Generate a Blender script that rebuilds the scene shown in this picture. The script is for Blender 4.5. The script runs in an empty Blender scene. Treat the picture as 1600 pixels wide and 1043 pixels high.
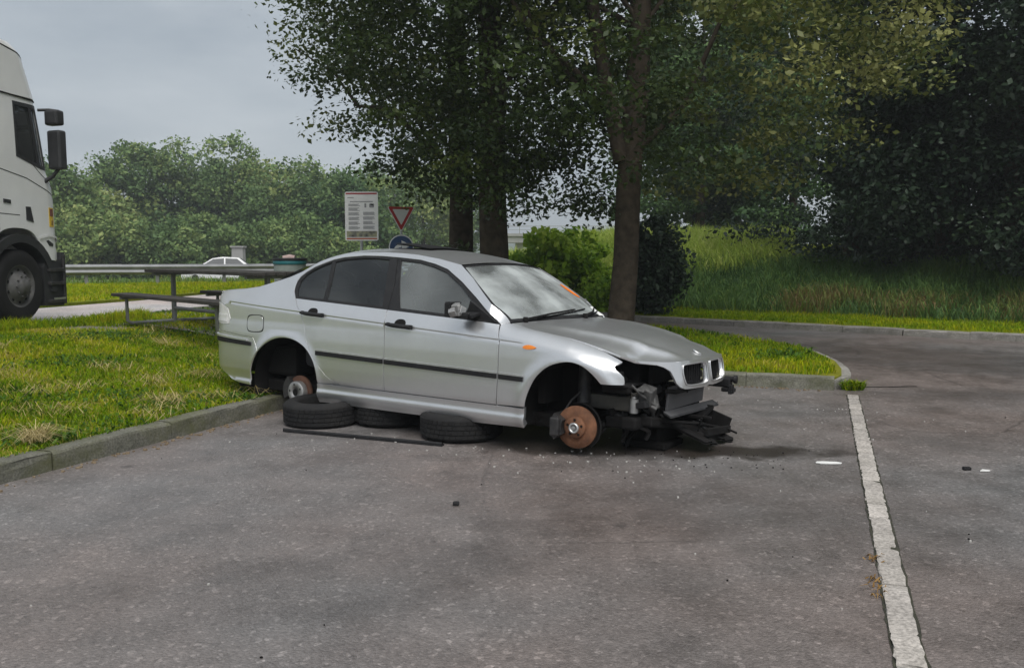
import bpy, bmesh, math, random
import numpy as np
from mathutils import Vector, Matrix, geometry
random.seed(7)
RNG = np.random.default_rng(11)
SC = bpy.context.scene
COL = SC.collection
R = math.radians

# ------------------------------------------------------------------ camera
cam_data = bpy.data.cameras.new('camera')
cam = bpy.data.objects.new('camera', cam_data)
COL.objects.link(cam)
cam.location = (0, 0, 1.4)
cam.rotation_euler = (R(90) - math.atan(128.5 / 1350), 0, 0)
cam_data.sensor_width = 36
cam_data.lens = 36 * 1350 / 1600
cam_data.clip_start = 0.05
cam_data.clip_end = 3000
SC.camera = cam

# ------------------------------------------------------------------ sky, sun, exposure
SUN_EL, SUN_AZ = 58, 165          # azimuth measured from +Y, positive towards +X
w = bpy.data.worlds.new('World')
SC.world = w
w.use_nodes = True
nt = w.node_tree
nt.nodes.clear()
wo = nt.nodes.new('ShaderNodeOutputWorld')
bg = nt.nodes.new('ShaderNodeBackground')
sky = nt.nodes.new('ShaderNodeTexSky')
sky.sky_type = 'NISHITA'
sky.sun_disc = False
sky.sun_elevation = R(SUN_EL)
sky.sun_rotation = R(SUN_AZ)
tc = nt.nodes.new('ShaderNodeTexCoord')
mp = nt.nodes.new('ShaderNodeMapping')
mp.inputs['Scale'].default_value = (1.0, 1.0, 3.2)
nz = nt.nodes.new('ShaderNodeTexNoise')
nz.inputs['Scale'].default_value = 2.3
nz.inputs['Detail'].default_value = 6
nz.inputs['Roughness'].default_value = .55
cr = nt.nodes.new('ShaderNodeValToRGB')
cr.color_ramp.elements[0].position = .34
cr.color_ramp.elements[0].color = (3.3, 3.75, 4.2, 1)
cr.color_ramp.elements[1].position = .66
cr.color_ramp.elements[1].color = (5.2, 5.55, 5.85, 1)
mx = nt.nodes.new('ShaderNodeMixRGB')
mx.inputs[0].default_value = .90
nt.links.new(tc.outputs['Generated'], mp.inputs['Vector'])
nt.links.new(mp.outputs['Vector'], nz.inputs['Vector'])
nt.links.new(nz.outputs['Fac'], cr.inputs['Fac'])
nt.links.new(sky.outputs['Color'], mx.inputs[1])
nt.links.new(cr.outputs['Color'], mx.inputs[2])
nt.links.new(mx.outputs['Color'], bg.inputs['Color'])
bg.inputs['Strength'].default_value = .05
nt.links.new(bg.outputs['Background'], wo.inputs['Surface'])

sd = bpy.data.lights.new('sun', 'SUN')
sd.energy = 1.5
sd.angle = R(50)
sd.color = (1, .97, .93)
sun = bpy.data.objects.new('sun', sd)
COL.objects.link(sun)
_e, _a = R(SUN_EL), R(SUN_AZ)
_dir = Vector((math.sin(_a) * math.cos(_e), math.cos(_a) * math.cos(_e), math.sin(_e)))
sun.rotation_euler = _dir.to_track_quat('Z', 'Y').to_euler()
sun.location = _dir * 50

vs = SC.view_settings
SC.display_settings.display_device = 'sRGB'
vs.view_transform = 'Standard'
vs.look = 'None'
vs.exposure = 1.2
vs.gamma = 1
vs.use_curve_mapping = False
SC.cycles.max_bounces = 8
SC.cycles.transparent_max_bounces = 16
SC.cycles.diffuse_bounces = 3
SC.cycles.caustics_reflective = False
SC.cycles.caustics_refractive = False

# ------------------------------------------------------------------ helpers: objects
def put(name, me, mat=None, parent=None, label=None, cat=None, group=None, kind=None):
    o = bpy.data.objects.new(name, me)
    COL.objects.link(o)
    if mat is not None and me is not None and len(me.materials) == 0:
        for m in (mat if isinstance(mat, (list, tuple)) else [mat]):
            me.materials.append(m)
    if parent is not None:
        o.parent = parent
    tag(o, label, cat, group, kind)
    return o

def tag(o, label=None, cat=None, group=None, kind=None):
    if label: o['label'] = label
    if cat: o['category'] = cat
    if group: o['group'] = group
    if kind: o['kind'] = kind
    return o

def thing(name, label, cat, loc=(0, 0, 0), rot=(0, 0, 0), group=None, kind=None):
    o = bpy.data.objects.new(name, None)
    COL.objects.link(o)
    o.location = loc
    o.rotation_euler = rot
    o.empty_display_size = .2
    return tag(o, label, cat, group, kind)

def copy_tree(o, parent=None):
    c = o.copy()
    COL.objects.link(c)
    c.parent = parent
    for ch in o.children:
        copy_tree(ch, c)
    return c

def mesh_np(name, V, F, smooth=False, attr=None, normals=None):
    """V (n,3), F list/array of equal-length faces or list of index lists."""
    me = bpy.data.meshes.new(name)
    V = np.asarray(V, np.float32)
    if isinstance(F, np.ndarray):
        k = F.shape[1]
        me.vertices.add(len(V))
        me.vertices.foreach_set('co', V.ravel())
        me.loops.add(F.size)
        me.loops.foreach_set('vertex_index', F.astype(np.int32).ravel())
        me.polygons.add(len(F))
        me.polygons.foreach_set('loop_start', np.arange(0, F.size, k, dtype=np.int32))
        me.update(calc_edges=True)
    else:
        me.from_pydata([tuple(map(float, v)) for v in V], [], [tuple(int(i) for i in f) for f in F])
    if smooth:
        me.polygons.foreach_set('use_smooth', np.ones(len(me.polygons), bool))
    if attr is not None:
        a = me.attributes.new('tint', 'FLOAT', 'POINT')
        a.data.foreach_set('value', np.asarray(attr, np.float32))
    me.update()
    if normals is not None:
        me.normals_split_custom_set_from_vertices([tuple(map(float, n)) for n in normals])
    return me

class MB:
    """collects simple shapes into one mesh"""
    def __init__(s): s.v, s.f, s.sm = [], [], []
    def add(s, vs, fs, smooth=False):
        b = len(s.v)
        s.v += [tuple(v) for v in vs]
        s.f += [tuple(i + b for i in f) for f in fs]
        s.sm += [smooth] * len(fs)
        return s
    def box(s, c, d, rot=None, bev=0.0, taper=1.0):
        hx, hy, hz = d[0] / 2, d[1] / 2, d[2] / 2
        bm = bmesh.new()
        bmesh.ops.create_cube(bm, size=1)
        for v in bm.verts:
            t = taper if v.co.z > 0 else 1
            v.co = Vector((v.co.x * 2 * hx * t, v.co.y * 2 * hy * t, v.co.z * 2 * hz))
        if bev:
            bmesh.ops.bevel(bm, geom=bm.edges[:], offset=bev, segments=2, affect='EDGES', profile=.5)
        M = Matrix.Translation(Vector(c)) @ (rot.to_4x4() if rot is not None else Matrix())
        bm.verts.index_update()
        s.add([M @ v.co for v in bm.verts], [[v.index for v in f.verts] for f in bm.faces])
        bm.free()
        return s
    def tube(s, pts, rad, n=8, cap=True, smooth=True):
        pts = [Vector(p) for p in pts]
        if not isinstance(rad, (list, tuple, np.ndarray)): rad = [rad] * len(pts)
        rings = []
        up = None
        for i, p in enumerate(pts):
            t = (pts[min(i + 1, len(pts) - 1)] - pts[max(i - 1, 0)]).normalized()
            if up is None:
                up = Vector((0, 0, 1)) if abs(t.z) < .9 else Vector((1, 0, 0))
            a = t.cross(up)
            if a.length < 1e-4: a = t.cross(Vector((0, 1, 0)))
            a.normalize()
            b = a.cross(t).normalized()
            up = b
            rings.append([p + (a * math.cos(2 * math.pi * k / n) + b * math.sin(2 * math.pi * k / n)) * float(rad[i]) for k in range(n)])
        vs = [v for r in rings for v in r]
        fs = []
        for i in range(len(rings) - 1):
            for k in range(n):
                fs.append((i * n + k, i * n + (k + 1) % n, (i + 1) * n + (k + 1) % n, (i + 1) * n + k))
        s.add(vs, fs, smooth)
        if cap:
            s.add(rings[0], [tuple(range(n))])
            s.add(rings[-1], [tuple(reversed(range(n)))])
        return s
    def lathe(s, prof, c=(0, 0, 0), axis='Z', n=32, smooth=True, a0=0, a1=2 * math.pi):
        """prof: list of (radius, height along axis)"""
        full = abs(a1 - a0 - 2 * math.pi) < 1e-6
        m = n if full else n + 1
        vs, fs = [], []
        for (r, h) in prof:
            for k in range(m):
                a = a0 + (a1 - a0) * k / n
                x, y = r * math.cos(a), r * math.sin(a)
                p = {'Z': (x, y, h), 'Y': (x, h, y), 'X': (h, x, y)}[axis]
                vs.append((p[0] + c[0], p[1] + c[1], p[2] + c[2]))
        for i in range(len(prof) - 1):
            for k in range(n):
                k2 = (k + 1) % m
                fs.append((i * m + k, i * m + k2, (i + 1) * m + k2, (i + 1) * m + k))
        s.add(vs, fs, smooth)
        return s
    def prism(s, poly, a, b, axis='Z', smooth=False):
        """poly 2D extruded from a to b along axis; X: (y,z), Y: (x,z), Z: (x,y)"""
        def P(q, h):
            return {'Z': (q[0], q[1], h), 'Y': (q[0], h, q[1]), 'X': (h, q[0], q[1])}[axis]
        n = len(poly)
        vs = [P(q, a) for q in poly] + [P(q, b) for q in poly]
        fs = [tuple(range(n)), tuple(reversed(range(n, 2 * n)))] + [(i, (i + 1) % n, n + (i + 1) % n, n + i) for i in range(n)]
        s.add(vs, fs, smooth)
        return s
    def quad(s, a, b, c, d): return s.add([a, b, c, d], [(0, 1, 2, 3)])
    def grid(s, fn, nu, nv, smooth=True):
        vs = [fn(i / nu, j / nv) for i in range(nu + 1) for j in range(nv + 1)]
        fs = [(i * (nv + 1) + j, i * (nv + 1) + j + 1, (i + 1) * (nv + 1) + j + 1, (i + 1) * (nv + 1) + j) for i in range(nu) for j in range(nv)]
        return s.add(vs, fs, smooth)
    def mesh(s, name, flip=True):
        me = bpy.data.meshes.new(name)
        me.from_pydata([tuple(map(float, v)) for v in s.v], [], s.f)
        me.polygons.foreach_set('use_smooth', s.sm)
        if flip:
            bm = bmesh.new(); bm.from_mesh(me)
            bmesh.ops.recalc_face_normals(bm, faces=bm.faces[:])
            bm.to_mesh(me); bm.free()
        me.update()
        return me
    def build(s, name, mat, parent=None, label=None, cat=None, group=None, kind=None):
        return put(name, s.mesh(name), mat, parent, label, cat, group, kind)

def smoothstep(a, b, x):
    t = np.clip((x - a) / (b - a), 0, 1)
    return t * t * (3 - 2 * t)

def catmull(P, n=12, closed=False):
    P = np.array(P, float)
    if closed:
        Q = np.vstack([P[-1], P, P[0], P[1]])
    else:
        Q = np.vstack([2 * P[0] - P[1], P, 2 * P[-1] - P[-2]])
    out = []
    for i in range(1, len(Q) - 2):
        p0, p1, p2, p3 = Q[i - 1:i + 3]
        for t in np.linspace(0, 1, n, endpoint=False):
            out.append(.5 * ((2 * p1) + (-p0 + p2) * t + (2 * p0 - 5 * p1 + 4 * p2 - p3) * t * t + (-p0 + 3 * p1 - 3 * p2 + p3) * t ** 3))
    if not closed: out.append(Q[-2])
    return np.array(out)

def in_poly(P, poly):
    P = np.atleast_2d(P); poly = np.asarray(poly)
    x, y = P[:, 0], P[:, 1]
    ins = np.zeros(len(P), bool)
    x0, y0 = poly[:, 0], poly[:, 1]
    x1, y1 = np.roll(x0, -1), np.roll(y0, -1)
    for a, b, c, d in zip(x0, y0, x1, y1):
        if b == d: continue
        cond = ((b > y) != (d > y))
        ins ^= cond & (x < (c - a) * (y - b) / (d - b) + a)
    return ins

def seg_dist(P, loop, closed=True):
    A = np.asarray(loop); B = np.roll(A, -1, 0)
    if not closed: A, B = A[:-1], B[:-1]
    d = np.full(len(P), 1e9)
    for a, b in zip(A, B):
        ab = b - a
        t = np.clip(((P - a) @ ab) / max(ab @ ab, 1e-12), 0, 1)
        d = np.minimum(d, np.hypot(*(P - a - t[:, None] * ab).T))
    return d

def resample(loop, h, closed=True):
    L = [np.array(p, float) for p in loop]
    out = []
    n = len(L)
    for i in range(n if closed else n - 1):
        a, b = L[i], L[(i + 1) % n]
        k = max(1, int(math.ceil(np.linalg.norm(b - a) / h)))
        for j in range(k): out.append(a + (b - a) * j / k)
    if not closed: out.append(L[-1])
    return np.array(out)

def tri_poly(outer, holes=(), h=.03, lines=()):
    """triangulate a 2D polygon with a fine interior grid; returns points, triangles (counter-clockwise)"""
    loops = [resample(outer, h)] + [resample(q, h) for q in holes]
    pts, edges = [], []
    for L in loops:
        b = len(pts)
        pts += list(L)
        edges += [(b + i, b + (i + 1) % len(L)) for i in range(len(L))]
    for L in lines:
        L = resample(L, h, False)
        b = len(pts)
        pts += list(L)
        edges += [(b + i, b + i + 1) for i in range(len(L) - 1)]
    O = np.asarray(outer)
    x0, y0 = O.min(0); x1, y1 = O.max(0)
    gy = np.arange(y0 + h * .4, y1, h * .87)
    G = np.array([(x + (.5 * h if j % 2 else 0), y) for j, y in enumerate(gy) for x in np.arange(x0, x1 + h, h)])
    if len(G):
        G = G[in_poly(G, loops[0])]
        for L in loops[1:]: G = G[~in_poly(G, L)]
    if len(G):
        d = np.min([seg_dist(G, L) for L in loops] + [seg_dist(G, np.asarray(L), False) for L in lines], axis=0)
        G = G[d > .5 * h]
        pts += list(G)
    r = geometry.delaunay_2d_cdt([Vector((float(p[0]), float(p[1]))) for p in pts], edges, [], 0, 1e-7)
    V = np.array([(v.x, v.y) for v in r[0]])
    F = np.array([f for f in r[2] if len(f) == 3])
    c = V[F].mean(1)
    k = in_poly(c, loops[0])
    for L in loops[1:]: k &= ~in_poly(c, L)
    F = F[k]
    a = V[F]
    ar = (a[:, 1, 0] - a[:, 0, 0]) * (a[:, 2, 1] - a[:, 0, 1]) - (a[:, 1, 1] - a[:, 0, 1]) * (a[:, 2, 0] - a[:, 0, 0])
    F[ar < 0] = F[ar < 0][:, ::-1]
    F = F[np.abs(ar) > 1e-10]
    return V, F

def panel_mesh(name, V2, F, pos, nor, th=.014, off=0.0):
    """map a flat triangulation to 3D (pos, nor take an (n,2) array) and give its rim a folded edge of depth th"""
    P = pos(V2); N = nor(V2)
    P = P + N * off
    # orient to the normals
    fn = np.cross(P[F[:, 1]] - P[F[:, 0]], P[F[:, 2]] - P[F[:, 0]])
    if (np.einsum('ij,ij->i', fn, N[F[:, 0]]) < 0).mean() > .5: F = F[:, ::-1]
    cnt = {}
    for f in F:
        for i in range(3):
            a, b = int(f[i]), int(f[(i + 1) % 3])
            cnt[(a, b)] = 1
    rim = [(a, b) for (a, b) in cnt if (b, a) not in cnt]
    verts = list(P); norms = list(N); faces = [tuple(f) for f in F]
    cen = {}
    for a, b in rim:
        t = P[b] - P[a]
        l = np.linalg.norm(t)
        if l < 1e-9: continue
        o = np.cross(t / l, N[a]); o /= (np.linalg.norm(o) + 1e-9)
        i = len(verts)
        pa, pb = P[a], P[b]
        verts += [pa, pb, pb - N[b] * th, pa - N[a] * th]
        na, nb = N[a] * .5 + o * .85, N[b] * .5 + o * .85
        norms += [na, nb, o, o]
        faces.append((b, a, i, i + 1)) if False else faces.append((i + 1, i, i + 3, i + 2))
    norms = [n / (np.linalg.norm(n) + 1e-9) for n in norms]
    return verts, faces, norms
# ------------------------------------------------------------------ helpers: materials
def new_mat(name):
    m = bpy.data.materials.new(name)
    m.use_nodes = True
    return m, m.node_tree, m.node_tree.nodes['Principled BSDF']

def N(nt, kind, **kw):
    n = nt.nodes.new(kind)
    for k, v in kw.items():
        if k in n.inputs: n.inputs[k].default_value = v
        else: setattr(n, k, v)
    return n

def ramp(nt, stops, fac=None):
    r = nt.nodes.new('ShaderNodeValToRGB')
    e = r.color_ramp.elements
    while len(e) > 1: e.remove(e[-1])
    for i, (p, c) in enumerate(stops):
        if i == 0: e[0].position = p
        else: e.new(p)
        e[i].color = (c[0], c[1], c[2], 1) if not isinstance(c, (int, float)) else (c, c, c, 1)
    if fac is not None: nt.links.new(fac, r.inputs['Fac'])
    return r

def mat_noise(name, c1, c2, scale=8, rough=.6, bump=.1, metal=0.0, spec=.5, detail=5, bscale=None, coat=0, rough2=None, coord='Object'):
    """a plain painted / mineral / metal surface with slight colour mottling, uneven gloss and fine relief"""
    m, nt, b = new_mat(name)
    tcn = N(nt, 'ShaderNodeTexCoord')
    nz = N(nt, 'ShaderNodeTexNoise', Scale=scale, Detail=detail, Roughness=.6)
    nt.links.new(tcn.outputs[coord], nz.inputs['Vector'])
    r = ramp(nt, [(.3, c1), (.7, c2)], nz.outputs['Fac'])
    nt.links.new(r.outputs['Color'], b.inputs['Base Color'])
    b.inputs['Metallic'].default_value = metal
    b.inputs['Specular IOR Level'].default_value = spec
    b.inputs['Coat Weight'].default_value = coat
    b.inputs['Coat Roughness'].default_value = .05
    rr = ramp(nt, [(.3, rough), (.75, rough2 if rough2 is not None else min(1, rough * 1.25))], nz.outputs['Fac'])
    nt.links.new(rr.outputs['Color'], b.inputs['Roughness'])
    if bump:
        n2 = N(nt, 'ShaderNodeTexNoise', Scale=bscale or scale * 6, Detail=4)
        nt.links.new(tcn.outputs[coord], n2.inputs['Vector'])
        bp = N(nt, 'ShaderNodeBump', Strength=bump, Distance=.01)
        nt.links.new(n2.outputs['Fac'], bp.inputs['Height'])
        nt.links.new(bp.outputs['Normal'], b.inputs['Normal'])
    return m

def mat_leaf(name, stops, trans=.3, rough=.5, spec=.3):
    """foliage: colour from the 'tint' each leaf or blade carries; part of the light passes through"""
    m, nt, b = new_mat(name)
    at = N(nt, 'ShaderNodeAttribute', attribute_name='tint')
    r = ramp(nt, stops, at.outputs['Fac'])
    nt.links.new(r.outputs['Color'], b.inputs['Base Color'])
    b.inputs['Roughness'].default_value = rough
    b.inputs['Specular IOR Level'].default_value = spec
    t = N(nt, 'ShaderNodeBsdfTranslucent')
    nt.links.new(r.outputs['Color'], t.inputs['Color'])
    mxs = N(nt, 'ShaderNodeMixShader')
    mxs.inputs[0].default_value = trans
    nt.links.new(b.outputs['BSDF'], mxs.inputs[1])
    nt.links.new(t.outputs['BSDF'], mxs.inputs[2])
    nt.links.new(mxs.outputs['Shader'], nt.nodes['Material Output'].inputs['Surface'])
    return m

def mat_glass(name, tint, refl=(.9, .93, .95), dust_glare=.0, f0=1.5, dscale=1.2):
    """thin window glass: tinted see-through layer with a Fresnel reflection and a pale film for dust and painted glare"""
    m, nt, b = new_mat(name)
    nt.nodes.remove(b)
    fr = N(nt, 'ShaderNodeFresnel', IOR=f0)
    tr = N(nt, 'ShaderNodeBsdfTransparent')
    tr.inputs['Color'].default_value = (*tint, 1)
    gl = N(nt, 'ShaderNodeBsdfGlossy', Roughness=.02)
    gl.inputs['Color'].default_value = (*refl, 1)
    mxs = N(nt, 'ShaderNodeMixShader')
    nt.links.new(fr.outputs['Fac'], mxs.inputs[0])
    nt.links.new(tr.outputs[0], mxs.inputs[1])
    nt.links.new(gl.outputs[0], mxs.inputs[2])
    out = mxs
    if dust_glare:
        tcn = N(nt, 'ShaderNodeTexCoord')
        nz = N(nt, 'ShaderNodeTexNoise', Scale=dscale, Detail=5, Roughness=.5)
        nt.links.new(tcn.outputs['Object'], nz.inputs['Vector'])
        rr = ramp(nt, [(.40, dust_glare * .22), (.62, dust_glare)], nz.outputs['Fac'])
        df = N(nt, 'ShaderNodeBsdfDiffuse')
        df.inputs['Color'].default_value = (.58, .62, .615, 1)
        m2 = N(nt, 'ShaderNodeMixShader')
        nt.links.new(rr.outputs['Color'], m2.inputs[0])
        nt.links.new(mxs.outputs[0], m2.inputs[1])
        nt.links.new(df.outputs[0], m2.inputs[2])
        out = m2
    nt.links.new(out.outputs[0], nt.nodes['Material Output'].inputs['Surface'])
    return m

def math_node(nt, op, a, b=None, clamp=False):
    n = nt.nodes.new('ShaderNodeMath')
    n.operation = op
    n.use_clamp = clamp
    for i, v in enumerate((a, b)):
        if v is None: continue
        if isinstance(v, (int, float)): n.inputs[i].default_value = v
        else: nt.links.new(v, n.inputs[i])
    return n.outputs[0]

def mix_col(nt, fac, a, b, blend='MIX'):
    n = nt.nodes.new('ShaderNodeMixRGB')
    n.blend_type = blend
    for i, v in enumerate((fac, a, b)):
        if isinstance(v, (int, float)): n.inputs[i].default_value = v if i == 0 else (v, v, v, 1)
        elif isinstance(v, tuple): n.inputs[i].default_value = (*v, 1)
        else: nt.links.new(v, n.inputs[i])
    return n.outputs[0]

def mat_asphalt(name, dark_patches=(), tone=1.0):
    m, nt, b = new_mat(name)
    geo = N(nt, 'ShaderNodeNewGeometry')
    P = geo.outputs['Position']
    big = N(nt, 'ShaderNodeTexNoise', Scale=.33, Detail=4, Roughness=.55)
    mid = N(nt, 'ShaderNodeTexNoise', Scale=2.2, Detail=7, Roughness=.65)
    fine = N(nt, 'ShaderNodeTexNoise', Scale=42, Detail=5, Roughness=.7)
    vor = N(nt, 'ShaderNodeTexVoronoi', Scale=95)
    vo2 = N(nt, 'ShaderNodeTexVoronoi', Scale=48)
    for n in (big, mid, fine, vor, vo2): nt.links.new(P, n.inputs['Vector'])
    t = tone
    c0 = ramp(nt, [(.36, (.150 * t, .144 * t, .142 * t)), (.60, (.154 * t, .127 * t, .116 * t))], big.outputs['Fac']).outputs['Color']
    c1 = ramp(nt, [(.30, .74), (.5, 1.0), (.72, 1.20)], mid.outputs['Fac']).outputs['Color']
    c2 = ramp(nt, [(.28, .76), (.5, 1.0), (.75, 1.24)], fine.outputs['Fac']).outputs['Color']
    col = mix_col(nt, 1.0, c0, c1, 'MULTIPLY')
    col = mix_col(nt, 1.0, col, c2, 'MULTIPLY')
    sx = N(nt, 'ShaderNodeSeparateColor'); nt.links.new(vor.outputs['Color'], sx.inputs[0])
    sy = N(nt, 'ShaderNodeSeparateColor'); nt.links.new(vo2.outputs['Color'], sy.inputs[0])
    st = ramp(nt, [(.0, .78), (.55, .98), (.92, 1.08), (.975, 1.4), (1.0, 1.9)], sx.outputs[0]).outputs['Color']
    col = mix_col(nt, .65, col, st, 'MULTIPLY')
    s2 = ramp(nt, [(.0, .55), (.12, 1.0), (.93, 1.0), (.97, 1.9)], sy.outputs[1]).outputs['Color']
    col = mix_col(nt, .5, col, s2, 'MULTIPLY')
    sep = N(nt, 'ShaderNodeSeparateXYZ'); nt.links.new(P, sep.inputs[0])
    patch_mask = None
    for (cx, cy, rx, ry, amt, ang) in dark_patches:
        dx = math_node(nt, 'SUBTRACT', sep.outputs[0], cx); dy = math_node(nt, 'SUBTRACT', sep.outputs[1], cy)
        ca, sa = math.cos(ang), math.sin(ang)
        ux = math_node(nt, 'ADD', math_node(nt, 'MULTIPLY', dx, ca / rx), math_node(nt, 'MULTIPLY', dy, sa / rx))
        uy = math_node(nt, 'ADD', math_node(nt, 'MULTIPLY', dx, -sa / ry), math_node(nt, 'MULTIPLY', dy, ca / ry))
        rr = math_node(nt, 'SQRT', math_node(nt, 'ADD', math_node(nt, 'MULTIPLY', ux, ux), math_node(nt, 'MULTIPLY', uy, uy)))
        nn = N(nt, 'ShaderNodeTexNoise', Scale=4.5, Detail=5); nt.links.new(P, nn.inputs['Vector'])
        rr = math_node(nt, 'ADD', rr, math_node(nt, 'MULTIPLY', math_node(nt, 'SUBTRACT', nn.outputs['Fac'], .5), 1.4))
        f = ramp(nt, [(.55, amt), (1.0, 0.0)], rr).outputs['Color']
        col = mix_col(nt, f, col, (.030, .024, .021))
        patch_mask = f if patch_mask is None else mix_col(nt, 1.0, patch_mask, f, 'ADD')
    drip = N(nt, 'ShaderNodeTexVoronoi', Scale=1.35); nt.links.new(P, drip.inputs['Vector'])
    dd = math_node(nt, 'ADD', drip.outputs['Distance'], math_node(nt, 'MULTIPLY', math_node(nt, 'SUBTRACT', fine.outputs['Fac'], .5), .05))
    col = mix_col(nt, ramp(nt, [(.035, .55), (.075, .0)], dd).outputs['Color'], col, (.035, .030, .028))     # old oil drips
    crk = N(nt, 'ShaderNodeTexVoronoi', Scale=.42, feature='DISTANCE_TO_EDGE')
    wob = N(nt, 'ShaderNodeTexNoise', Scale=3.0, Detail=6); nt.links.new(P, wob.inputs['Vector'])
    wp = mix_col(nt, .12, P, wob.outputs['Color'], 'ADD'); nt.links.new(wp, crk.inputs['Vector'])
    cm = math_node(nt, 'MULTIPLY', ramp(nt, [(.0, .75), (.006, .0)], crk.outputs['Distance']).outputs['Color'], ramp(nt, [(.52, .0), (.62, 1.0)], big.outputs['Fac']).outputs['Color'])
    col = mix_col(nt, cm, col, (.03, .027, .025))                                                          # hairline cracks here and there
    nt.links.new(col, b.inputs['Base Color'])
    rg = ramp(nt, [(.35, .34), (.65, .56)], mid.outputs['Fac']).outputs['Color']
    if patch_mask is not None: rg = mix_col(nt, patch_mask, rg, (.36, .36, .36))
    nt.links.new(rg, b.inputs['Roughness'])
    b.inputs['Specular IOR Level'].default_value = .5
    h = math_node(nt, 'ADD', math_node(nt, 'MULTIPLY', vor.outputs['Distance'], -1.0), math_node(nt, 'MULTIPLY', fine.outputs['Fac'], .9))
    bp = N(nt, 'ShaderNodeBump', Strength=.55, Distance=.006)
    nt.links.new(h, bp.inputs['Height'])
    nt.links.new(bp.outputs['Normal'], b.inputs['Normal'])
    return m

def mat_carpaint(name, base=(.72, .725, .735), dust=True):
    m, nt, b = new_mat(name)
    tcn = N(nt, 'ShaderNodeTexCoord')
    fl = N(nt, 'ShaderNodeTexVoronoi', Scale=900); nt.links.new(tcn.outputs['Object'], fl.inputs['Vector'])
    sx = N(nt, 'ShaderNodeSeparateColor'); nt.links.new(fl.outputs['Color'], sx.inputs[0])
    c = ramp(nt, [(0, tuple(v * .975 for v in base)), (1, tuple(min(1, v * 1.025) for v in base))], sx.outputs[0]).outputs['Color']
    nz = N(nt, 'ShaderNodeTexNoise', Scale=3.0, Detail=7, Roughness=.65); nt.links.new(tcn.outputs['Object'], nz.inputs['Vector'])
    d = math_node(nt, 'MULTIPLY', ramp(nt, [(.42, 0.05), (.75, .55)], nz.outputs['Fac']).outputs['Color'], .26, True)   # uneven film of road grime
    c = mix_col(nt, d, c, (.20, .185, .165))
    nt.links.new(c, b.inputs['Base Color'])
    b.inputs['Metallic'].default_value = .82
    rg = math_node(nt, 'ADD', .29, math_node(nt, 'MULTIPLY', d, .5))
    nt.links.new(rg, b.inputs['Roughness'])
    b.inputs['Coat Weight'].default_value = .35
    b.inputs['Coat Roughness'].default_value = .13
    return m

M = {}
M['paint'] = mat_carpaint('silver_paint')
M['black_plastic'] = mat_noise('black_plastic', (.008, .008, .009), (.018, .018, .019), 20, .55, .08, spec=.3)
M['dull_black'] = mat_noise('dull_black', (.005, .005, .005), (.013, .012, .012), 14, .8, .15, spec=.2)
M['dark_metal'] = mat_noise('dark_metal', (.03, .03, .032), (.075, .072, .07), 18, .5, .15, metal=.5)
M['grey_metal'] = mat_noise('grey_metal', (.26, .26, .26), (.42, .42, .41), 16, .42, .1, metal=.6)
M['bright_metal'] = mat_noise('bright_metal', (.5, .5, .5), (.68, .68, .67), 14, .3, .08, metal=.8)
M['rust'] = mat_noise('rust', (.11, .048, .026), (.27, .125, .066), 15, .75, .3, metal=.15)
M['rust_dark'] = mat_noise('rust_dark', (.07, .036, .024), (.16, .075, .045), 22, .8, .3)
M['rubber'] = mat_noise('rubber', (.008, .008, .009), (.020, .0195, .019), 9, .75, .2, spec=.3)
M['tint_glass'] = mat_glass('tinted_glass', (.10, .105, .12), dust_glare=.07, f0=1.55)
M['clear_glass'] = mat_glass('clear_glass', (.38, .47, .51), dust_glare=.20, f0=1.6, dscale=.7)
M['screen_glass'] = mat_glass('windscreen_glass', (.70, .76, .74), dust_glare=.62, f0=1.9, dscale=1.9)  # milky film paints the sky's reflection onto the screen, besides dust
M['orange'] = mat_noise('orange_plastic', (.75, .20, .02), (.85, .27, .03), 30, .3, 0)
M['lens_white'] = mat_noise('clear_lens', (.60, .60, .60), (.75, .74, .73), 30, .15, 0)
M['lens_red'] = mat_noise('red_lens', (.30, .02, .02), (.38, .03, .03), 30, .2, 0)
M['paper'] = mat_noise('white_paper', (.66, .66, .64), (.80, .80, .78), 12, .8, .1)
M['seat'] = mat_noise('grey_seat_cloth', (.035, .036, .04), (.06, .06, .064), 40, .9, .2)
# ------------------------------------------------------------------ lie of the land
KD = np.array([.387, .922]); KN = np.array([-.922, .387])            # along / away from the left kerb
RD = np.array([.941, -.338])                                          # along the short kerb ahead of the car
C0 = np.array([-.97, 10.17])                                          # inner corner of the bay
K0 = C0 - 15 * KD
def qq(x, y): return (np.asarray(x) + 2.05) * KN[0] + (np.asarray(y) - 7.59) * KN[1]
def base_z(x, y):
    """height of the paved ground: level in the car park, rising gently to the lorry lane on the left, falling to the motorway"""
    q = qq(x, y)
    z = .36 * smoothstep(.3, 4.6, q)
    y = np.asarray(y, float)
    z = z - .80 * smoothstep(29, 46, y - .35 * np.asarray(x)) * (np.asarray(x) < 60)
    return z
def verge_z(x, y):
    q = qq(x, y)
    z = .128 + .235 * smoothstep(.2, 4.6, q) + .05 * smoothstep(.3, 1.5, 1.6 - np.abs(q + 1.9)) * smoothstep(9.5, 11.5, y)
    return z + .012 * np.sin(x * 2.1 + y) * np.sin(y * 1.7) * smoothstep(.2, 1, np.abs(q))
ISLAND = [tuple(C0 + RD * 4.55), (3.55, 8.95), (3.72, 9.4), (3.90, 10.1), (4.0, 10.9), (4.02, 11.6), (3.85, 12.3), (3.5, 12.9), (3.0, 13.5), (2.4, 14.2), (1.4, 15.4), (.3, 16.8), (-1.0, 18.4), (-2.4, 20.0), (-3.6, 21.2), (-4.8, 21.5), (-5.35, 20.2), (-5.45, 18.4), (-5.6, 16.2), (-6.3, 14.0), (-6.75, 12.5), (-9.2, 6.5), (-12.6, -2)]
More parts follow.
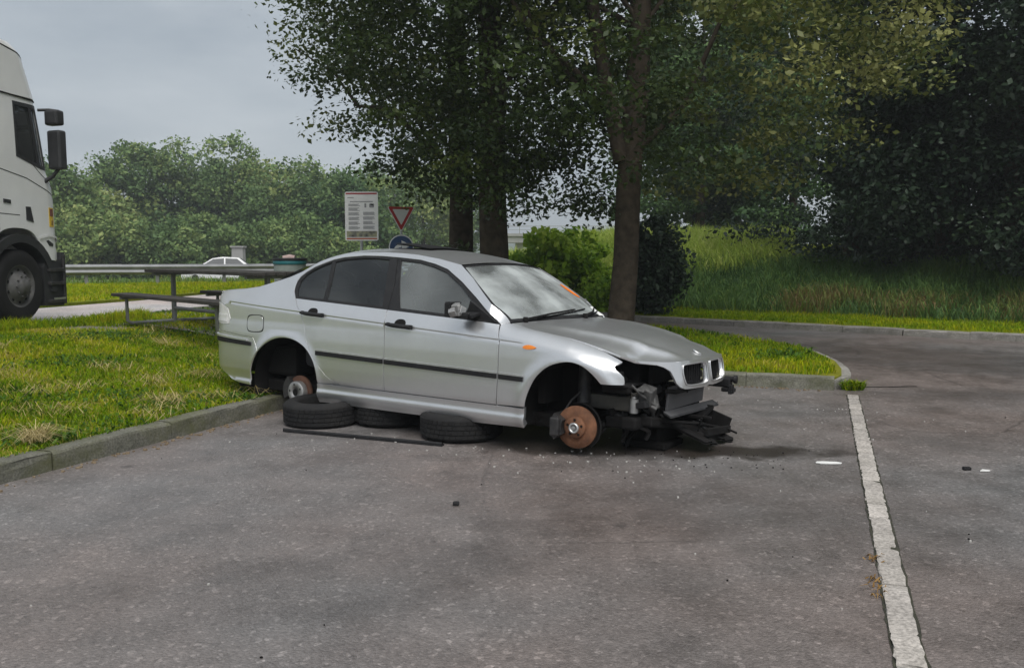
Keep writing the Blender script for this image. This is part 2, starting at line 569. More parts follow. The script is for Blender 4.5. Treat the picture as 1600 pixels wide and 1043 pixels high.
VERGE = [tuple(K0), tuple(C0)] + ISLAND

def sheet(name, poly, zf, mat, h, kind='structure', holes=(), skirt=.0, parent=None, **kw):
    V, F = tri_poly(poly, holes, h)
    Z = zf(V[:, 0], V[:, 1])
    P = np.column_stack([V, Z])
    faces = [tuple(f) for f in F]
    if skirt:
        cnt = {(int(f[i]), int(f[(i + 1) % 3])) for f in F for i in range(3)}
        P = list(P)
        for a, b in cnt:
            if (b, a) not in cnt:
                i = len(P)
                P += [P[a], P[b], P[b] - [0, 0, skirt], P[a] - [0, 0, skirt]]
                faces.append((i + 1, i, i + 3, i + 2))
    me = mesh_np(name, P, faces, True)
    return put(name, me, mat, parent, kind=kind, **kw)

# soil and far fields: one sheet to the horizon
def mat_field():
    m, nt, b = new_mat('field_grass')
    geo = N(nt, 'ShaderNodeNewGeometry')
    n1 = N(nt, 'ShaderNodeTexNoise', Scale=.7, Detail=8, Roughness=.7); nt.links.new(geo.outputs['Position'], n1.inputs['Vector'])
    n2 = N(nt, 'ShaderNodeTexNoise', Scale=18, Detail=5, Roughness=.7); nt.links.new(geo.outputs['Position'], n2.inputs['Vector'])
    c = ramp(nt, [(.3, (.10, .14, .008)), (.5, (.18, .22, .012)), (.7, (.26, .26, .03))], n1.outputs['Fac']).outputs['Color']
    c = mix_col(nt, 1, c, ramp(nt, [(.25, .45), (.5, 1.0), (.8, 1.5)], n2.outputs['Fac']).outputs['Color'], 'MULTIPLY')
    nt.links.new(c, b.inputs['Base Color'])
    b.inputs['Roughness'].default_value = .95; b.inputs['Specular IOR Level'].default_value = .15
    bp = N(nt, 'ShaderNodeBump', Strength=.8, Distance=.05); nt.links.new(n2.outputs['Fac'], bp.inputs['Height']); nt.links.new(bp.outputs['Normal'], b.inputs['Normal'])
    return m
M['field'] = mat_field()
M['soil'] = mat_noise('verge_soil', (.13, .135, .012), (.20, .20, .022), 5, .95, .6, spec=.1, bscale=30)
mb = MB()
xs = np.concatenate([np.linspace(-1500, -80, 12), np.linspace(-70, 70, 57), np.linspace(80, 1500, 12)])
ys = np.concatenate([np.linspace(-600, -20, 8), np.linspace(-15, 110, 51), np.linspace(120, 2400, 16)])
def gz(x, y): return base_z(x, y) - .10 - .25 * smoothstep(60, 100, y) * 0
mb.add([(x, y, float(gz(x, y))) for x in xs for y in ys], [(i * len(ys) + j, (i + 1) * len(ys) + j, (i + 1) * len(ys) + j + 1, i * len(ys) + j + 1) for i in range(len(xs) - 1) for j in range(len(ys) - 1)], True)
mb.build('ground', M['field'], kind='structure')

# paved car park, drive lane and lorry lane
M['asphalt'] = mat_asphalt('asphalt', [(1.60, 5.98, .80, .24, .92, -.05), (.75, 6.05, 1.25, .30, .75, -.12), (-.2, 6.9, 1.6, .8, .5, -.6), (5.6, 11.2, 4.8, 1.9, .45, -.55), (4.6, 8.4, 1.3, .5, .3, .1), (1.2, 4.6, 1.6, .7, .22, -.2), (-.6, 3.6, 1.4, .5, .16, .3), (.25, 4.3, .5, .22, .30, .2), (3.3, 6.3, .5, .25, .25, .4)])  # oil stain ahead of the car, plus darker patches under and around it
FARK = [(9.5, 12.0), (8.0, 13.4), (6.68, 14.25), (5.1, 15.55), (4.0, 16.3), (3.0, 17.0), (1.7, 18.3), (.2, 20.2), (-1.6, 22.6), (-3.2, 24.2)]
PAVE = [(-17, -45), (60, -45), (60, -4), (30, 1), (16, 5.5)] + FARK + [(-5.0, 25.3), (-6.2, 25.2), (-7.35, 22), (-8.0, 18.4), (-8.9, 15.4), (-10.3, 12.5), (-17, -4)]
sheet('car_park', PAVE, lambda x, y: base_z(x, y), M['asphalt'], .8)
M['lane'] = mat_asphalt('sky_sheen_lane', (), 3.3)  # asphalt tone raised to paint in the sky sheen on the lane

# kerbs, stone by stone
def mat_kerb(name, c1, c2, moss=.5):
    m, nt, b = new_mat(name)
    geo = N(nt, 'ShaderNodeNewGeometry'); oi = N(nt, 'ShaderNodeObjectInfo')
    n1 = N(nt, 'ShaderNodeTexNoise', Scale=6, Detail=8, Roughness=.7); nt.links.new(geo.outputs['Position'], n1.inputs['Vector'])
    n2 = N(nt, 'ShaderNodeTexNoise', Scale=70, Detail=4); nt.links.new(geo.outputs['Position'], n2.inputs['Vector'])
    n3 = N(nt, 'ShaderNodeTexNoise', Scale=2.6, Detail=6, Roughness=.7); nt.links.new(geo.outputs['Position'], n3.inputs['Vector'])
    c = ramp(nt, [(.32, c1), (.68, c2)], n1.outputs['Fac']).outputs['Color']
    c = mix_col(nt, 1, c, ramp(nt, [(.3, .6), (.55, 1.05), (.75, 1.35)], n2.outputs['Fac']).outputs['Color'], 'MULTIPLY')
    c = mix_col(nt, 1, c, ramp(nt, [(0, .82), (1, 1.15)], oi.outputs['Random']).outputs['Color'], 'MULTIPLY')
    c = mix_col(nt, math_node(nt, 'MULTIPLY', ramp(nt, [(.45, 0.0), (.68, 1.0)], n3.outputs['Fac']).outputs['Color'], moss), c, (.085, .088, .035))
    nt.links.new(c, b.inputs['Base Color'])
    b.inputs['Roughness'].default_value = .8
    bp = N(nt, 'ShaderNodeBump', Strength=.6, Distance=.006); nt.links.new(n2.outputs['Fac'], bp.inputs['Height']); nt.links.new(bp.outputs['Normal'], b.inputs['Normal'])
    return m
M['kerb'] = mat_kerb('kerb_concrete', (.105, .105, .082), (.19, .185, .15), .95)
M['kerb_pale'] = mat_kerb('pale_kerb_concrete', (.19, .18, .165), (.31, .295, .27), .4)
M['strip'] = mat_kerb('pale_strip_stone', (.30, .275, .25), (.46, .425, .39), .12)
def stone_mesh(name, L, wd, hgt, rnd=.018, seed=0, nx=6):
    """one worn kerb stone: rounded front arris, slightly uneven faces; x along, y across (front at -y), z up from 0"""
    r = np.random.default_rng(seed)
    prof = [(-wd / 2, -.05), (-wd / 2 + .002, hgt * .55), (-wd / 2 + .004, hgt - rnd), (-wd / 2 + rnd * .45, hgt - rnd * .3), (-wd / 2 + rnd * 1.2, hgt), (wd * .2, hgt + .001), (wd / 2 - .004, hgt), (wd / 2, hgt - .006), (wd / 2, -.05)]
    n = len(prof)
    V = []
    for i in range(nx + 1):
        x = -L / 2 + L * i / nx
        e = .005 if i in (0, nx) else 0
        for (y, z) in prof:
            V.append((x + r.normal(0, .002), y * (1 - e) + r.normal(0, .0022), z - e + (r.normal(0, .002) if z > 0 else 0)))
    F = [(i * n + j, i * n + (j + 1) % n, (i + 1) * n + (j + 1) % n, (i + 1) * n + j) for i in range(nx) for j in range(n)]
    F += [tuple(range(n))[::-1], tuple(nx * n + k for k in range(n))]
    mb = MB().add(V, F)
    me = mb.mesh(name)
    return me
def kerb_run(name, pts, L, wd, hgt, mat, label, zf=base_z, gap=.008, rnd=.018, side=1, jit=.006, nx=6):
    """stones laid along a line; the front faces the right-hand side of the travel direction when side=1"""
    root = thing(name, label, 'kerb', (float(pts[0][0]), float(pts[0][1]), 0), kind='structure')
    P = np.array(pts, float)
    d = np.concatenate([[0], np.cumsum(np.linalg.norm(np.diff(P, axis=0), axis=1))])
    pool = []
    tot = d[-1]; k = max(1, int(round(tot / L))); LL = tot / k
    for v in range(4): pool.append(stone_mesh('kerb_stone', LL - gap, wd, hgt, rnd, v + int(hgt * 1000), nx))
    for m_ in pool: m_.materials.append(mat)
    for i in range(k):
        s0, s1 = i * LL, (i + 1) * LL
        a = np.array([np.interp(s0, d, P[:, 0]), np.interp(s0, d, P[:, 1])]); b = np.array([np.interp(s1, d, P[:, 0]), np.interp(s1, d, P[:, 1])])
        c = (a + b) / 2; t = (b - a) / np.linalg.norm(b - a)
        nrm = np.array([t[1], -t[0]]) * side
        c = c - nrm * wd / 2
        o = bpy.data.objects.new('kerb_stone', pool[i % 4]); COL.objects.link(o)
        o.parent = root
        ang = math.atan2(t[1], t[0]) + (0 if side > 0 else math.pi)
        zz = float(zf(c[0], c[1]))
        o.location = (c[0] - root.location.x + random.uniform(-jit, jit), c[1] - root.location.y + random.uniform(-jit, jit), zz + random.uniform(-jit, jit) * .8)
        o.rotation_euler = (random.uniform(-.01, .01), random.uniform(-.004, .004), ang + random.uniform(-.004, .004))
    return root
zero = lambda x, y: 0.0 * x
kerb_run('kerb', [K0 + KD * (15 - 12.3), C0 - KD * .0], 1.0, .155, .130, M['kerb'], 'long mossy concrete kerb beside the left grass verge behind the car', zero)
kerb_run('kerb', [C0 + RD * .16, C0 + RD * 4.5], .85, .15, .130, M['kerb'], 'short concrete kerb along the front of the small grass island', zero)
kerb_run('kerb', [C0 + RD * 4.52 + np.array([.02, .08])] + ISLAND[1:13], .42, .12, .100, M['kerb_pale'], 'low pale curved kerb round the outer edge of the grass island', base_z, .006, .012, 1, .004, 3)
kerb_run('kerb', [(16, 5.6)] + FARK, 1.0, .19, .112, M['kerb_pale'], 'pale kerb blocks along the far side of the drive lane under the dark trees', base_z, .012, .02, -1, .008)
kerb_run('kerb', [(-13.2, -3.6), (-9.3, 6.3), (-6.86, 12.45), (-6.4, 13.95), (-5.72, 16.2), (-5.57, 18.4)], 1.0, .12, .05, M['kerb_pale'], 'flush pale kerb between the lorry lane and the picnic verge', lambda x, y: base_z(x, y) - .02, .008, .012, -1, .004, 3)

# verge soil under the grass
def inset_poly(P, d):
    P = np.array(P, float); out = []
    c = P.mean(0)
    for i in range(len(P)):
        a, b, e = P[i - 1], P[i], P[(i + 1) % len(P)]
        t1, t2 = (b - a) / np.linalg.norm(b - a), (e - b) / np.linalg.norm(e - b)
        n = np.array([-t1[1], t1[0]]) + np.array([-t2[1], t2[0]]); n /= np.linalg.norm(n) + 1e-9
        out.append(b + n * d)
    return [tuple(p) for p in out]
_ar = sum(VERGE[i][0] * VERGE[(i + 1) % len(VERGE)][1] - VERGE[(i + 1) % len(VERGE)][0] * VERGE[i][1] for i in range(len(VERGE)))
VIN = inset_poly(VERGE, .10 if _ar > 0 else -.10)
sheet('verge', VIN, lambda x, y: verge_z(x, y) - .012, M['soil'], .35, skirt=.4)
# ground beyond the far kerb: narrow mown strip, then a rough bank under the trees
def bank_z(x, y):
    F = np.array([(16, 5.5)] + FARK); d = seg_dist(np.column_stack([np.ravel(x), np.ravel(y)]), F, False).reshape(np.shape(x))
    return base_z(x, y) + .115 + .70 * smoothstep(1.7, 5.8, d) * smoothstep(2.2, 4.2, np.asarray(x) + np.asarray(y) * .05) + .25 * smoothstep(1, 6, d)
BANK = [(15.9, 5.75)] + [(x + .13, y + .15) for x, y in FARK] + [(-3.6, 25.2), (-4, 40), (40, 46), (44, 6)]
sheet('bank', BANK, bank_z, M['field'], .8, skirt=.4)
# grass between the lorry lane and the motorway
MID = [(-7.45, 22), (-6.3, 25.35), (-3.4, 25.4), (-3.8, 40), (-60, 34), (-40, 0), (-17.1, -4), (-10.45, 12.5), (-9.05, 15.4), (-8.12, 18.4)]
sheet('far_verge', MID, lambda x, y: base_z(x, y) + .05, M['field'], 1.0, skirt=.3)
# pale stretch of lane, sky reflection painted into its colour
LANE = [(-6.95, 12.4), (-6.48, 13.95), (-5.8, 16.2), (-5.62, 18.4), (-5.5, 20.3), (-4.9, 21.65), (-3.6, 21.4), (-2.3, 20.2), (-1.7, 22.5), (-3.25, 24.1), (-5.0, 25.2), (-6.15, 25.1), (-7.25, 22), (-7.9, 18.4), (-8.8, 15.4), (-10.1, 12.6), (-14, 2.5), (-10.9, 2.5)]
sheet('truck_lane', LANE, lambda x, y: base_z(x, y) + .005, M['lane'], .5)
# motorway
sheet('motorway', [(-160, 36), (-20, 44), (60, 50), (160, 58), (160, 74), (60, 66), (-20, 60), (-160, 52)], lambda x, y: base_z(x, y) + .03, mat_asphalt('motorway_asphalt', (), 1.6), 4.0)

# the pale stone strip that divides the bays
SA, SB = np.array([3.335, 8.36]), np.array([1.352, 2.80])
SDIR = (SB - SA) / np.linalg.norm(SB - SA); SNR = np.array([-SDIR[1], SDIR[0]])
strip = thing('bay_strip', 'narrow line of pale paving blocks running down the right of the bay', 'paving', (float(SA[0]), float(SA[1]), 0), kind='structure')
mb = MB()
n_ = 60
for i in range(n_):
    pass
def strip_edge(s, sgn, wd): return SA + SDIR * s + SNR * sgn * wd
ev, ef = [], []
for i in range(161):
    s = -.02 + 8.2 * i / 160
    for sgn in (-1, 1):
        p = strip_edge(s, sgn, .058 + RNG.normal(0, .0028)); ev.append((p[0] - SA[0], p[1] - SA[1], .003))
ef = [(2 * i, 2 * i + 1, 2 * i + 3, 2 * i + 2) for i in range(160)]
MB().add(ev, ef).build('joint_dirt', mat_noise('joint_dirt', (.018, .018, .014), (.05, .05, .03), 18, .95, .5), strip)
s = 0.0
rr = random.Random(5)
while s < 8.0:
    L = rr.choice([.30, .46, .50, .50, .27, .52, .36])
    wv = .100 + rr.uniform(-.004, .004)
    me = stone_mesh('paving_block', L - .007, wv, .010, .004, int(s * 1000), 8)
    for v in me.vertices:      # chipped edges
        if abs(v.co.y) > wv * .4: v.co.y += rr.uniform(-.005, .003)
        if v.co.z < 0: v.co.z = -.02
    p = SA + SDIR * (s + L / 2)
    o = put('paving_block', me, M['strip'], strip)
    o.location = (p[0] - SA[0], p[1] - SA[1], rr.uniform(-.002, .002)); o.rotation_euler = (0, 0, math.atan2(SDIR[1], SDIR[0]) + rr.uniform(-.006, .006))
    s += L
# dark tar joint off the end of the island
mb = MB(); ev = []
for i in range(30):
    t = i / 29; x = 3.60 + .62 * t; y = 8.86 + .05 * t + .012 * math.sin(t * 9)
    wj = .012 + .008 * math.sin(t * 14) ** 2
    ev += [(x, y - wj, .004), (x, y + wj, .004)]
MB().add(ev, [(2 * i, 2 * i + 2, 2 * i + 3, 2 * i + 1) for i in range(29)]).build('tar_joint', M['dull_black'], kind='structure')
# ------------------------------------------------------------------ the stripped saloon car
# car frame: x forward from the rear axle, y left, z up; the right-hand side (y < 0) faces the camera
CAR_ROT = (R(-2.0), R(.35), R(-33.0))
car = thing('abandoned_car', 'silver four door saloon car without wheels or headlights, propped on flat lying tyres', 'car',
            (-1.45393, 7.93870, -.02714), CAR_ROT)

PLAN = catmull([(-1.175, 0), (-1.165, .28), (-1.14, .53), (-1.08, .675), (-.955, .765), (-.7, .815), (-.4, .845), (0, .860), (.5, .867), (1.2, .8695), (2, .869),
                (2.4, .867), (2.725, .860), (2.9, .838), (3.05, .79), (3.18, .70), (3.29, .56), (3.365, .38), (3.405, .2), (3.42, 0)], 24)
_sl = np.concatenate([[0], np.cumsum(np.linalg.norm(np.diff(PLAN, axis=0), axis=1))])
_sl = _sl - np.interp(1.2, PLAN[:, 0], _sl) + 1.2
S_REAR = _sl[0]
def Sx(x): return float(np.interp(x, PLAN[:, 0], _sl))
_zt = np.arange(.0, 1.5, .002)
_it = np.interp(_zt, [.05, .10, .15, .18, .215, .25, .285, .325, .36, .45, .56, .68, .76, .80], [.11, .09, .062, .046, .024, .014, .026, .019, .009, .003, 0, .001, .005, .008])
_k = np.exp(-(np.arange(-12, 13) / 4.) ** 2); _k /= _k.sum()
_it = np.convolve(np.pad(_it, 12, 'edge'), _k, 'valid')
FTX = [2.1, 2.4, 2.7, 3.0, 3.135, 3.3]; FTZ = [.918, .878, .828, .757, .707, .64]
def inset(x, z):
    """how far the flank lies inside the plan outline at length x and height z"""
    base = np.interp(z, _zt, _it)
    zc = .79 + (2.1 - np.clip(x, -1.2, 2.4)) * .0545
    zb = .913 + (1.956 - np.clip(x, -1.2, 2.2)) * .0526
    u = np.clip((z - zc) / (zb - zc), 0, 1); dz = np.maximum(z - zb, 0)
    door = base + .052 * u ** 1.3 + .50 * dz + .30 * dz * dz
    zt = np.interp(x, FTX, FTZ); uf = np.maximum((z - (zt - .14)) / .14, 0)
    fen = base + .125 * uf ** 2.4
    b = smoothstep(2.0, 2.25, x)
    r = door * (1 - b) + fen * b
    r = r + .007 * np.exp(-((z - zc) / .0055) ** 2) * (1 - smoothstep(2.30, 2.40, x))      # the swage line
    for cx, cz, rad in ((-.03, .29, .40), (2.725, .31, .37)):
        q = np.hypot(x - cx, z - cz) - rad
        r = r - .015 * np.exp(-(q / .045) ** 2) * (z < .74)                               # rolled arch lips
    return r
def side_pos(q):
    s, z = q[:, 0], q[:, 1]
    x = np.interp(s, _sl, PLAN[:, 0]); wd = np.interp(s, _sl, PLAN[:, 1])
    e = .012
    tx = np.interp(s + e, _sl, PLAN[:, 0]) - np.interp(s - e, _sl, PLAN[:, 0]); tw = np.interp(s + e, _sl, PLAN[:, 1]) - np.interp(s - e, _sl, PLAN[:, 1])
    l = np.hypot(tx, tw) + 1e-9
    i = inset(x, z)
    return np.stack([x + tw / l * i, -(wd - tx / l * i), z], -1)
def side_nor(q, e=.004):
    a = side_pos(q + [e, 0]) - side_pos(q - [e, 0]); b = side_pos(q + [0, e]) - side_pos(q - [0, e])
    n = np.cross(a, b)
    n /= np.linalg.norm(n, axis=1)[:, None] + 1e-12
    c = side_pos(q) - np.array([1.1, 0, .6])
    n[np.einsum('ij,ij->i', n, c) < 0] *= -1
    return n

def both(name, verts, faces, norms, mat, parent=None, sides=(-1, 1), smooth=True):
    """link a right-hand part and its mirror image; returns [right, left]"""
    out = []
    for k, sd_ in enumerate(sides):
        V = np.array(verts) * [1, -sd_, 1]; NN = np.array(norms) * [1, -sd_, 1]
        F = faces if sd_ == -1 else [tuple(reversed(f)) for f in faces]
        me = mesh_np(name, V, F, smooth, None, NN)
        p = parent[k] if isinstance(parent, list) else (parent or car)
        out.append(put(name, me, mat, p))
    return out

def side_part(name, poly, mat, off=0.0, th=.016, holes=(), h=.03, parent=None, lines=(), raw=(), sides=(-1, 1)):
    P = [(Sx(x), z) for x, z in poly] + list(raw)
    V2, F = tri_poly(P, [[(Sx(x), z) for x, z in q] for q in holes], h, [[(Sx(x), z) for x, z in L] for L in lines])
    return both(name, *panel_mesh(name, V2, F, side_pos, side_nor, th, off), mat, parent, sides)

ARCH_R = [tuple(p) for p in catmull([(.368, .165), (.380, .29), (.374, .40), (.338, .505), (.262, .598), (.16, .655), (.04, .679), (-.10, .668), (-.23, .622), (-.35, .545), (-.43, .455), (-.475, .36), (-.488, .232)], 5)]
ARCH_F = [tuple(p) for p in catmull([(2.374, .185), (2.385, .34), (2.418, .45), (2.483, .56), (2.585, .642), (2.722, .679), (2.823, .660), (2.897, .607), (2.954, .546)], 5)]
def crease(x0, x1):
    out = []
    for dz in (-.045, -.026, -.012, -.005, 0, .005, .012, .026, .045):
        out.append([(x, .79 + (2.1 - x) * .0545 + dz) for x in np.linspace(x0, x1, 24)])
    return out

# flank shells: quarter panel with rear pillar, roof rail and windscreen pillar in one
ia = next(i for i, p in enumerate(ARCH_R) if p[1] >= .33); ib = min(range(len(ARCH_R)), key=lambda i: abs(ARCH_R[i][0] + .35) + (ARCH_R[i][1] < .5))
DLO_OUT = [(2.123, .900), (1.985, .992), (1.853, 1.082), (1.68, 1.190), (1.50, 1.283), (1.36, 1.322), (1.20, 1.352), (.98, 1.369), (.78, 1.379), (.598, 1.380), (.397, 1.364), (.29, 1.343), (.212, 1.316), (.11, 1.275), (.044, 1.231), (0, 1.19), (-.014, 1.154), (-.012, 1.11), (.0, 1.072), (.044, 1.019)]
REAR_EDGE = [(.10, .953), (.170, .893), (.212, .79), (.246, .672), (.30, .577), (.375, .487), (.42, .437), (.465, .398), (.515, .368), (.56, .352), (.62, .336)]
quarter = [(.385, .328)] + ARCH_R[ia:ib + 1] + [(-.43, .656), (-.6, .664), (-.93, .686), (-1.0, .690), (-1.02, .745), (-.80, .750), (-.775, .80), (-.82, .895), (-.95, .935), (-1.02, .945), (-1.045, 1.02),
           (-1.0, 1.042), (-.7, 1.062), (-.45, 1.094), (-.246, 1.148), (-.12, 1.185), (-.006, 1.232), (.07, 1.280), (.15, 1.325), (.23, 1.355), (.306, 1.376), (.40, 1.392), (.517, 1.402), (.811, 1.408), (1.0, 1.402), (1.152, 1.391), (1.384, 1.360), (1.607, 1.317), (1.76, 1.222), (1.892, 1.122), (2.04, 1.012), (2.175, .912)] + DLO_OUT + REAR_EDGE
side_part('quarter_panel', quarter, M['paint'], h=.026, lines=crease(-.76, .15))
skirt = [(.374, .322), (.371, .22), (.368, .167), (1.2, .170), (2.0, .178), (2.373, .188), (2.378, .25), (2.382, .322)]
side_part('side_skirt', skirt, M['paint'], h=.026, th=.05)
rdoor = [(.628, .331), (1.092, .331), (1.093, .45), (1.097, .69), (1.090, .82), (1.074, .957), (.06, 1.009), (.106, .953), (.176, .893), (.218, .79), (.252, .672), (.306, .577), (.381, .487), (.426, .437), (.470, .399), (.518, .370), (.565, .354)]
rear_doors = side_part('rear_door', rdoor, M['paint'], h=.028, lines=crease(.20, 1.08))
fdoor = [(1.100, .331), (2.140, .331), (2.150, .45), (2.158, .565), (2.158, .782), (2.118, .896), (1.99, .908), (1.80, .918), (1.082, .956), (1.098, .82), (1.104, .69), (1.101, .45)]
front_doors = side_part('front_door', fdoor, M['paint'], h=.028, lines=crease(1.11, 2.145))
ja = next(i for i, p in enumerate(ARCH_F) if p[1] >= .33)
fender = [(2.148, .331), (2.157, .45), (2.165, .565), (2.165, .782), (2.127, .899), (2.18, .905), (2.3, .886), (2.386, .868), (2.52, .850), (2.651, .830), (2.77, .804), (2.873, .777), (2.95, .752), (3.014, .728), (3.060, .708), (3.086, .692),
          (3.065, .681), (3.045, .674), (3.034, .663), (3.045, .643), (3.075, .617), (3.092, .597), (3.096, .57), (3.095, .546)] + ARCH_F[:ja - 1:-1]
side_part('fender', fender, M['paint'], h=.026, lines=crease(2.175, 2.36))
# rear bumper wraps round the back
bs = [Sx(-1.0) - d for d in (.08, .16, .24)]
bump = [(ARCH_R[ib][0] - .002, ARCH_R[ib][1] - .002), (-.432, .653), (-.6, .660), (-.93, .682), (-1.0, .686)]
P = [(Sx(x), z) for x, z in bump] + [(S_REAR + .5, .69), (S_REAR + .002, .69), (S_REAR + .002, .36), (S_REAR + .5, .36), (Sx(-1.08), .362), (Sx(-1.0), .345), (Sx(-.90), .305), (Sx(-.78), .262), (Sx(-.65), .240)] + [(Sx(x), z) for x, z in ARCH_R[:ib:-1]]
V2, F = tri_poly(P, (), .03)
rear_bumpers = both('rear_bumper', *panel_mesh('rear_bumper', V2, F, side_pos, side_nor, .012, .0), M['paint'])
def strip_part(name, pts, mat, off, th, parent, sides=(-1, 1)):
    P = [(p[0] if p[2:] else Sx(p[0]), p[1]) for p in pts]
    V2, F = tri_poly(P, (), .02)
    return both(name, *panel_mesh(name, V2, F, side_pos, side_nor, th, off), mat, parent, sides)
strip_part('bumper_strip', [(-.455, .578), (-.455, .612), (-.7, .620), (-.93, .630), (Sx(-1.05), .633, 1), (S_REAR + .35, .636, 1), (S_REAR + .35, .592, 1), (Sx(-1.05), .592, 1), (-.93, .588), (-.7, .584)], M['black_plastic'], .012, .014, rear_bumpers)
strip_part('bumper_ledge', [(-.50, .622), (-.50, .634), (-.7, .640), (-.93, .652), (Sx(-1.05), .656, 1), (S_REAR + .35, .658, 1), (S_REAR + .35, .640, 1), (Sx(-1.05), .638, 1), (-.93, .634), (-.7, .624)], M['paint'], .018, .018, rear_bumpers)
# tail: lid face, lamps, lid top
P = [(S_REAR + .002, .695), (S_REAR + .66, .695), (S_REAR + .66, .70), (S_REAR + .66, 1.0), (S_REAR + .62, 1.03), (S_REAR + .002, 1.045)]
V2, F = tri_poly(P, (), .04)
both('trunk_lid', *panel_mesh('trunk_lid', V2, F, side_pos, side_nor, .012, 0), M['paint'])
P = [(Sx(-.805), .752), (S_REAR + .664, .748), (S_REAR + .664, .942), (Sx(-.95), .930), (Sx(-.825), .890), (Sx(-.782), .80)]
V2, F = tri_poly(P, (), .03)
tails = both('tail_light', *panel_mesh('tail_light', V2, F, side_pos, side_nor, .02, .002), M['lens_white'])
strip_part('reversing_lens', [(-.835, .77), (Sx(-1.03), .77, 1), (Sx(-1.03), .835, 1), (-.825, .835)], M['lens_white'], .007, .008, tails)

def rail(x):
    X = [-1.05, -1.0, -.7, -.45, -.246, -.12, -.006, .07, .15, .23, .306, .40, .517, .811, 1.0, 1.152, 1.384, 1.607]
    Z = [1.02, 1.042, 1.062, 1.094, 1.148, 1.185, 1.232, 1.280, 1.325, 1.355, 1.376, 1.392, 1.402, 1.408, 1.402, 1.391, 1.360, 1.317]
    z = np.interp(x, X, Z)
    p = side_pos(np.array([[Sx(x), z]]))[0]
    return p[0], -p[1], z
def roof_fn(u, v):
    b = v * 2 - 1
    x = (.17 - .13 * (1 - b * b)) * (1 - u) + (1.604 + .055 * (1 - b * b)) * u
    xr, yr, zr = rail(.17 * (1 - u) + 1.604 * u)
    c = .050 - .022 * smoothstep(.75, 1, u) - .012 * smoothstep(.25, 0, u)
    return (x, b * yr, zr + c * (1 - abs(b) ** 2.3))
mb = MB().grid(roof_fn, 40, 32)
roof = mb.build('roof', M['paint'], car)
# tilted sunroof panel above its dark opening
def on_roof(u, v, up): p = roof_fn(u, v); return (p[0], p[1], p[2] + up)
MB().grid(lambda a, b: on_roof(.38 + .27 * a, .22 + .56 * b, .003), 8, 8).build('sunroof_opening', M['dull_black'], roof)
mb = MB()
mb.grid(lambda a, b: on_roof(.39 + .25 * a, .23 + .54 * b, .048 - .034 * a), 8, 8)
mb.grid(lambda a, b: on_roof(.39 + .25 * a, .23 + .54 * b, .038 - .034 * a), 8, 8)
mb.build('sunroof_panel', M['black_plastic'], roof)

def wind_fn(a, b):
    """windscreen: a from header to cowl, b from -1 (right) to 1"""
    k = 1 - b * b
    T = np.array([1.612 + .055 * k, 0, 1.312 + .028 * k]); B = np.array([2.168 + .165 * k, 0, .915 + .020 * k])
    yw = np.array([0, (-float(side_pos(np.array([[1.612 + .556 * a, 1.312 - .397 * a]]))[0, 1]) - .006) * b, 0])
    n = np.array([.58, 0, .81])
    return T * (1 - a) + B * a + yw + n * (.030 * math.sin(math.pi * a) * (1 - .98 * b * b) - .003)
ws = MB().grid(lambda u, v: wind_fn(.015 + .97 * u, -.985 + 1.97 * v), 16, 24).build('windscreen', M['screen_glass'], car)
mb = MB()
def frit(a0, a1, b0, b1, nu=4, nv=16):
    mb.grid(lambda u, v: tuple(wind_fn(a0 + (a1 - a0) * u, b0 + (b1 - b0) * v) + np.array([.58, 0, .81]) * .0015), nu, nv)
frit(0, .035, -1, 1); frit(.955, 1, -1, 1); frit(.035, .955, -1, -.965, 12, 2); frit(.035, .955, .965, 1, 12, 2)
mb.build('screen_seal', M['black_plastic'], ws)
def rearglass(u, v):
    b = v * 2 - 1; k = 1 - b * b
    T = np.array([.16 - .13 * k, .60 * b, 1.318 + .040 * k]); B = np.array([-.44 - .10 * k, .655 * b, 1.088 + .018 * k])
    return T * (1 - u) + B * u + np.array([-.4, 0, .9]) * .03 * math.sin(math.pi * u)
MB().grid(rearglass, 10, 16).build('rear_window', M['tint_glass'], car)
def deck_fn(u, v):
    b = v * 2 - 1
    x = -.44 - .10 * (1 - b * b) - (.60 + .03 * (1 - b * b)) * u
    _, yr, zr = rail(-.44 - .60 * u)
    return (x, b * yr, zr + .020 * (1 - abs(b) ** 2.5))
MB().grid(deck_fn, 14, 20).build('trunk_top', M['paint'], car)

# hood
HY = ([2.19, 2.385, 2.52, 2.651, 2.873, 3.014, 3.088, 3.21, 3.28, 3.33, 3.357, 3.368, 3.372], [.742, .752, .747, .735, .713, .671, .586, .53, .475, .41, .30, .15, .0])
HZS = ([2.19, 2.385, 2.52, 2.651, 2.77, 2.873, 3.014, 3.088, 3.2, 3.28, 3.335, 3.372], [.906, .869, .851, .831, .805, .778, .729, .694, .690, .692, .695, .697])
HZC = ([2.19, 2.33, 2.5, 2.8, 3.0, 3.2, 3.3, 3.372], [.945, .930, .911, .868, .829, .768, .728, .697])
def hood_z(x, y):
    yh = np.maximum(np.interp(x, *HY), .02)
    q = np.clip(np.abs(y) / yh, 0, 1)
    zs, zc = np.interp(x, *HZS), np.interp(x, *HZC)
    z = zs + (zc - zs) * (1 - q ** 2.6)
    yr = np.interp(x, [2.2, 2.64, 3.11, 3.3], [.60, .53, .375, .33])             # the two raised ridges running to the grille
    d = np.abs(y) - yr
    amp = .016 * smoothstep(2.25, 2.6, x) * (1 - smoothstep(3.2, 3.36, x))
    z = z + amp * np.exp(-(d / .05) ** 2) - amp * .55 * np.exp(-((d - .11) / .07) ** 2)
    return z
def hood_pos(q): return np.stack([q[:, 0], q[:, 1], hood_z(q[:, 0], q[:, 1])], -1)
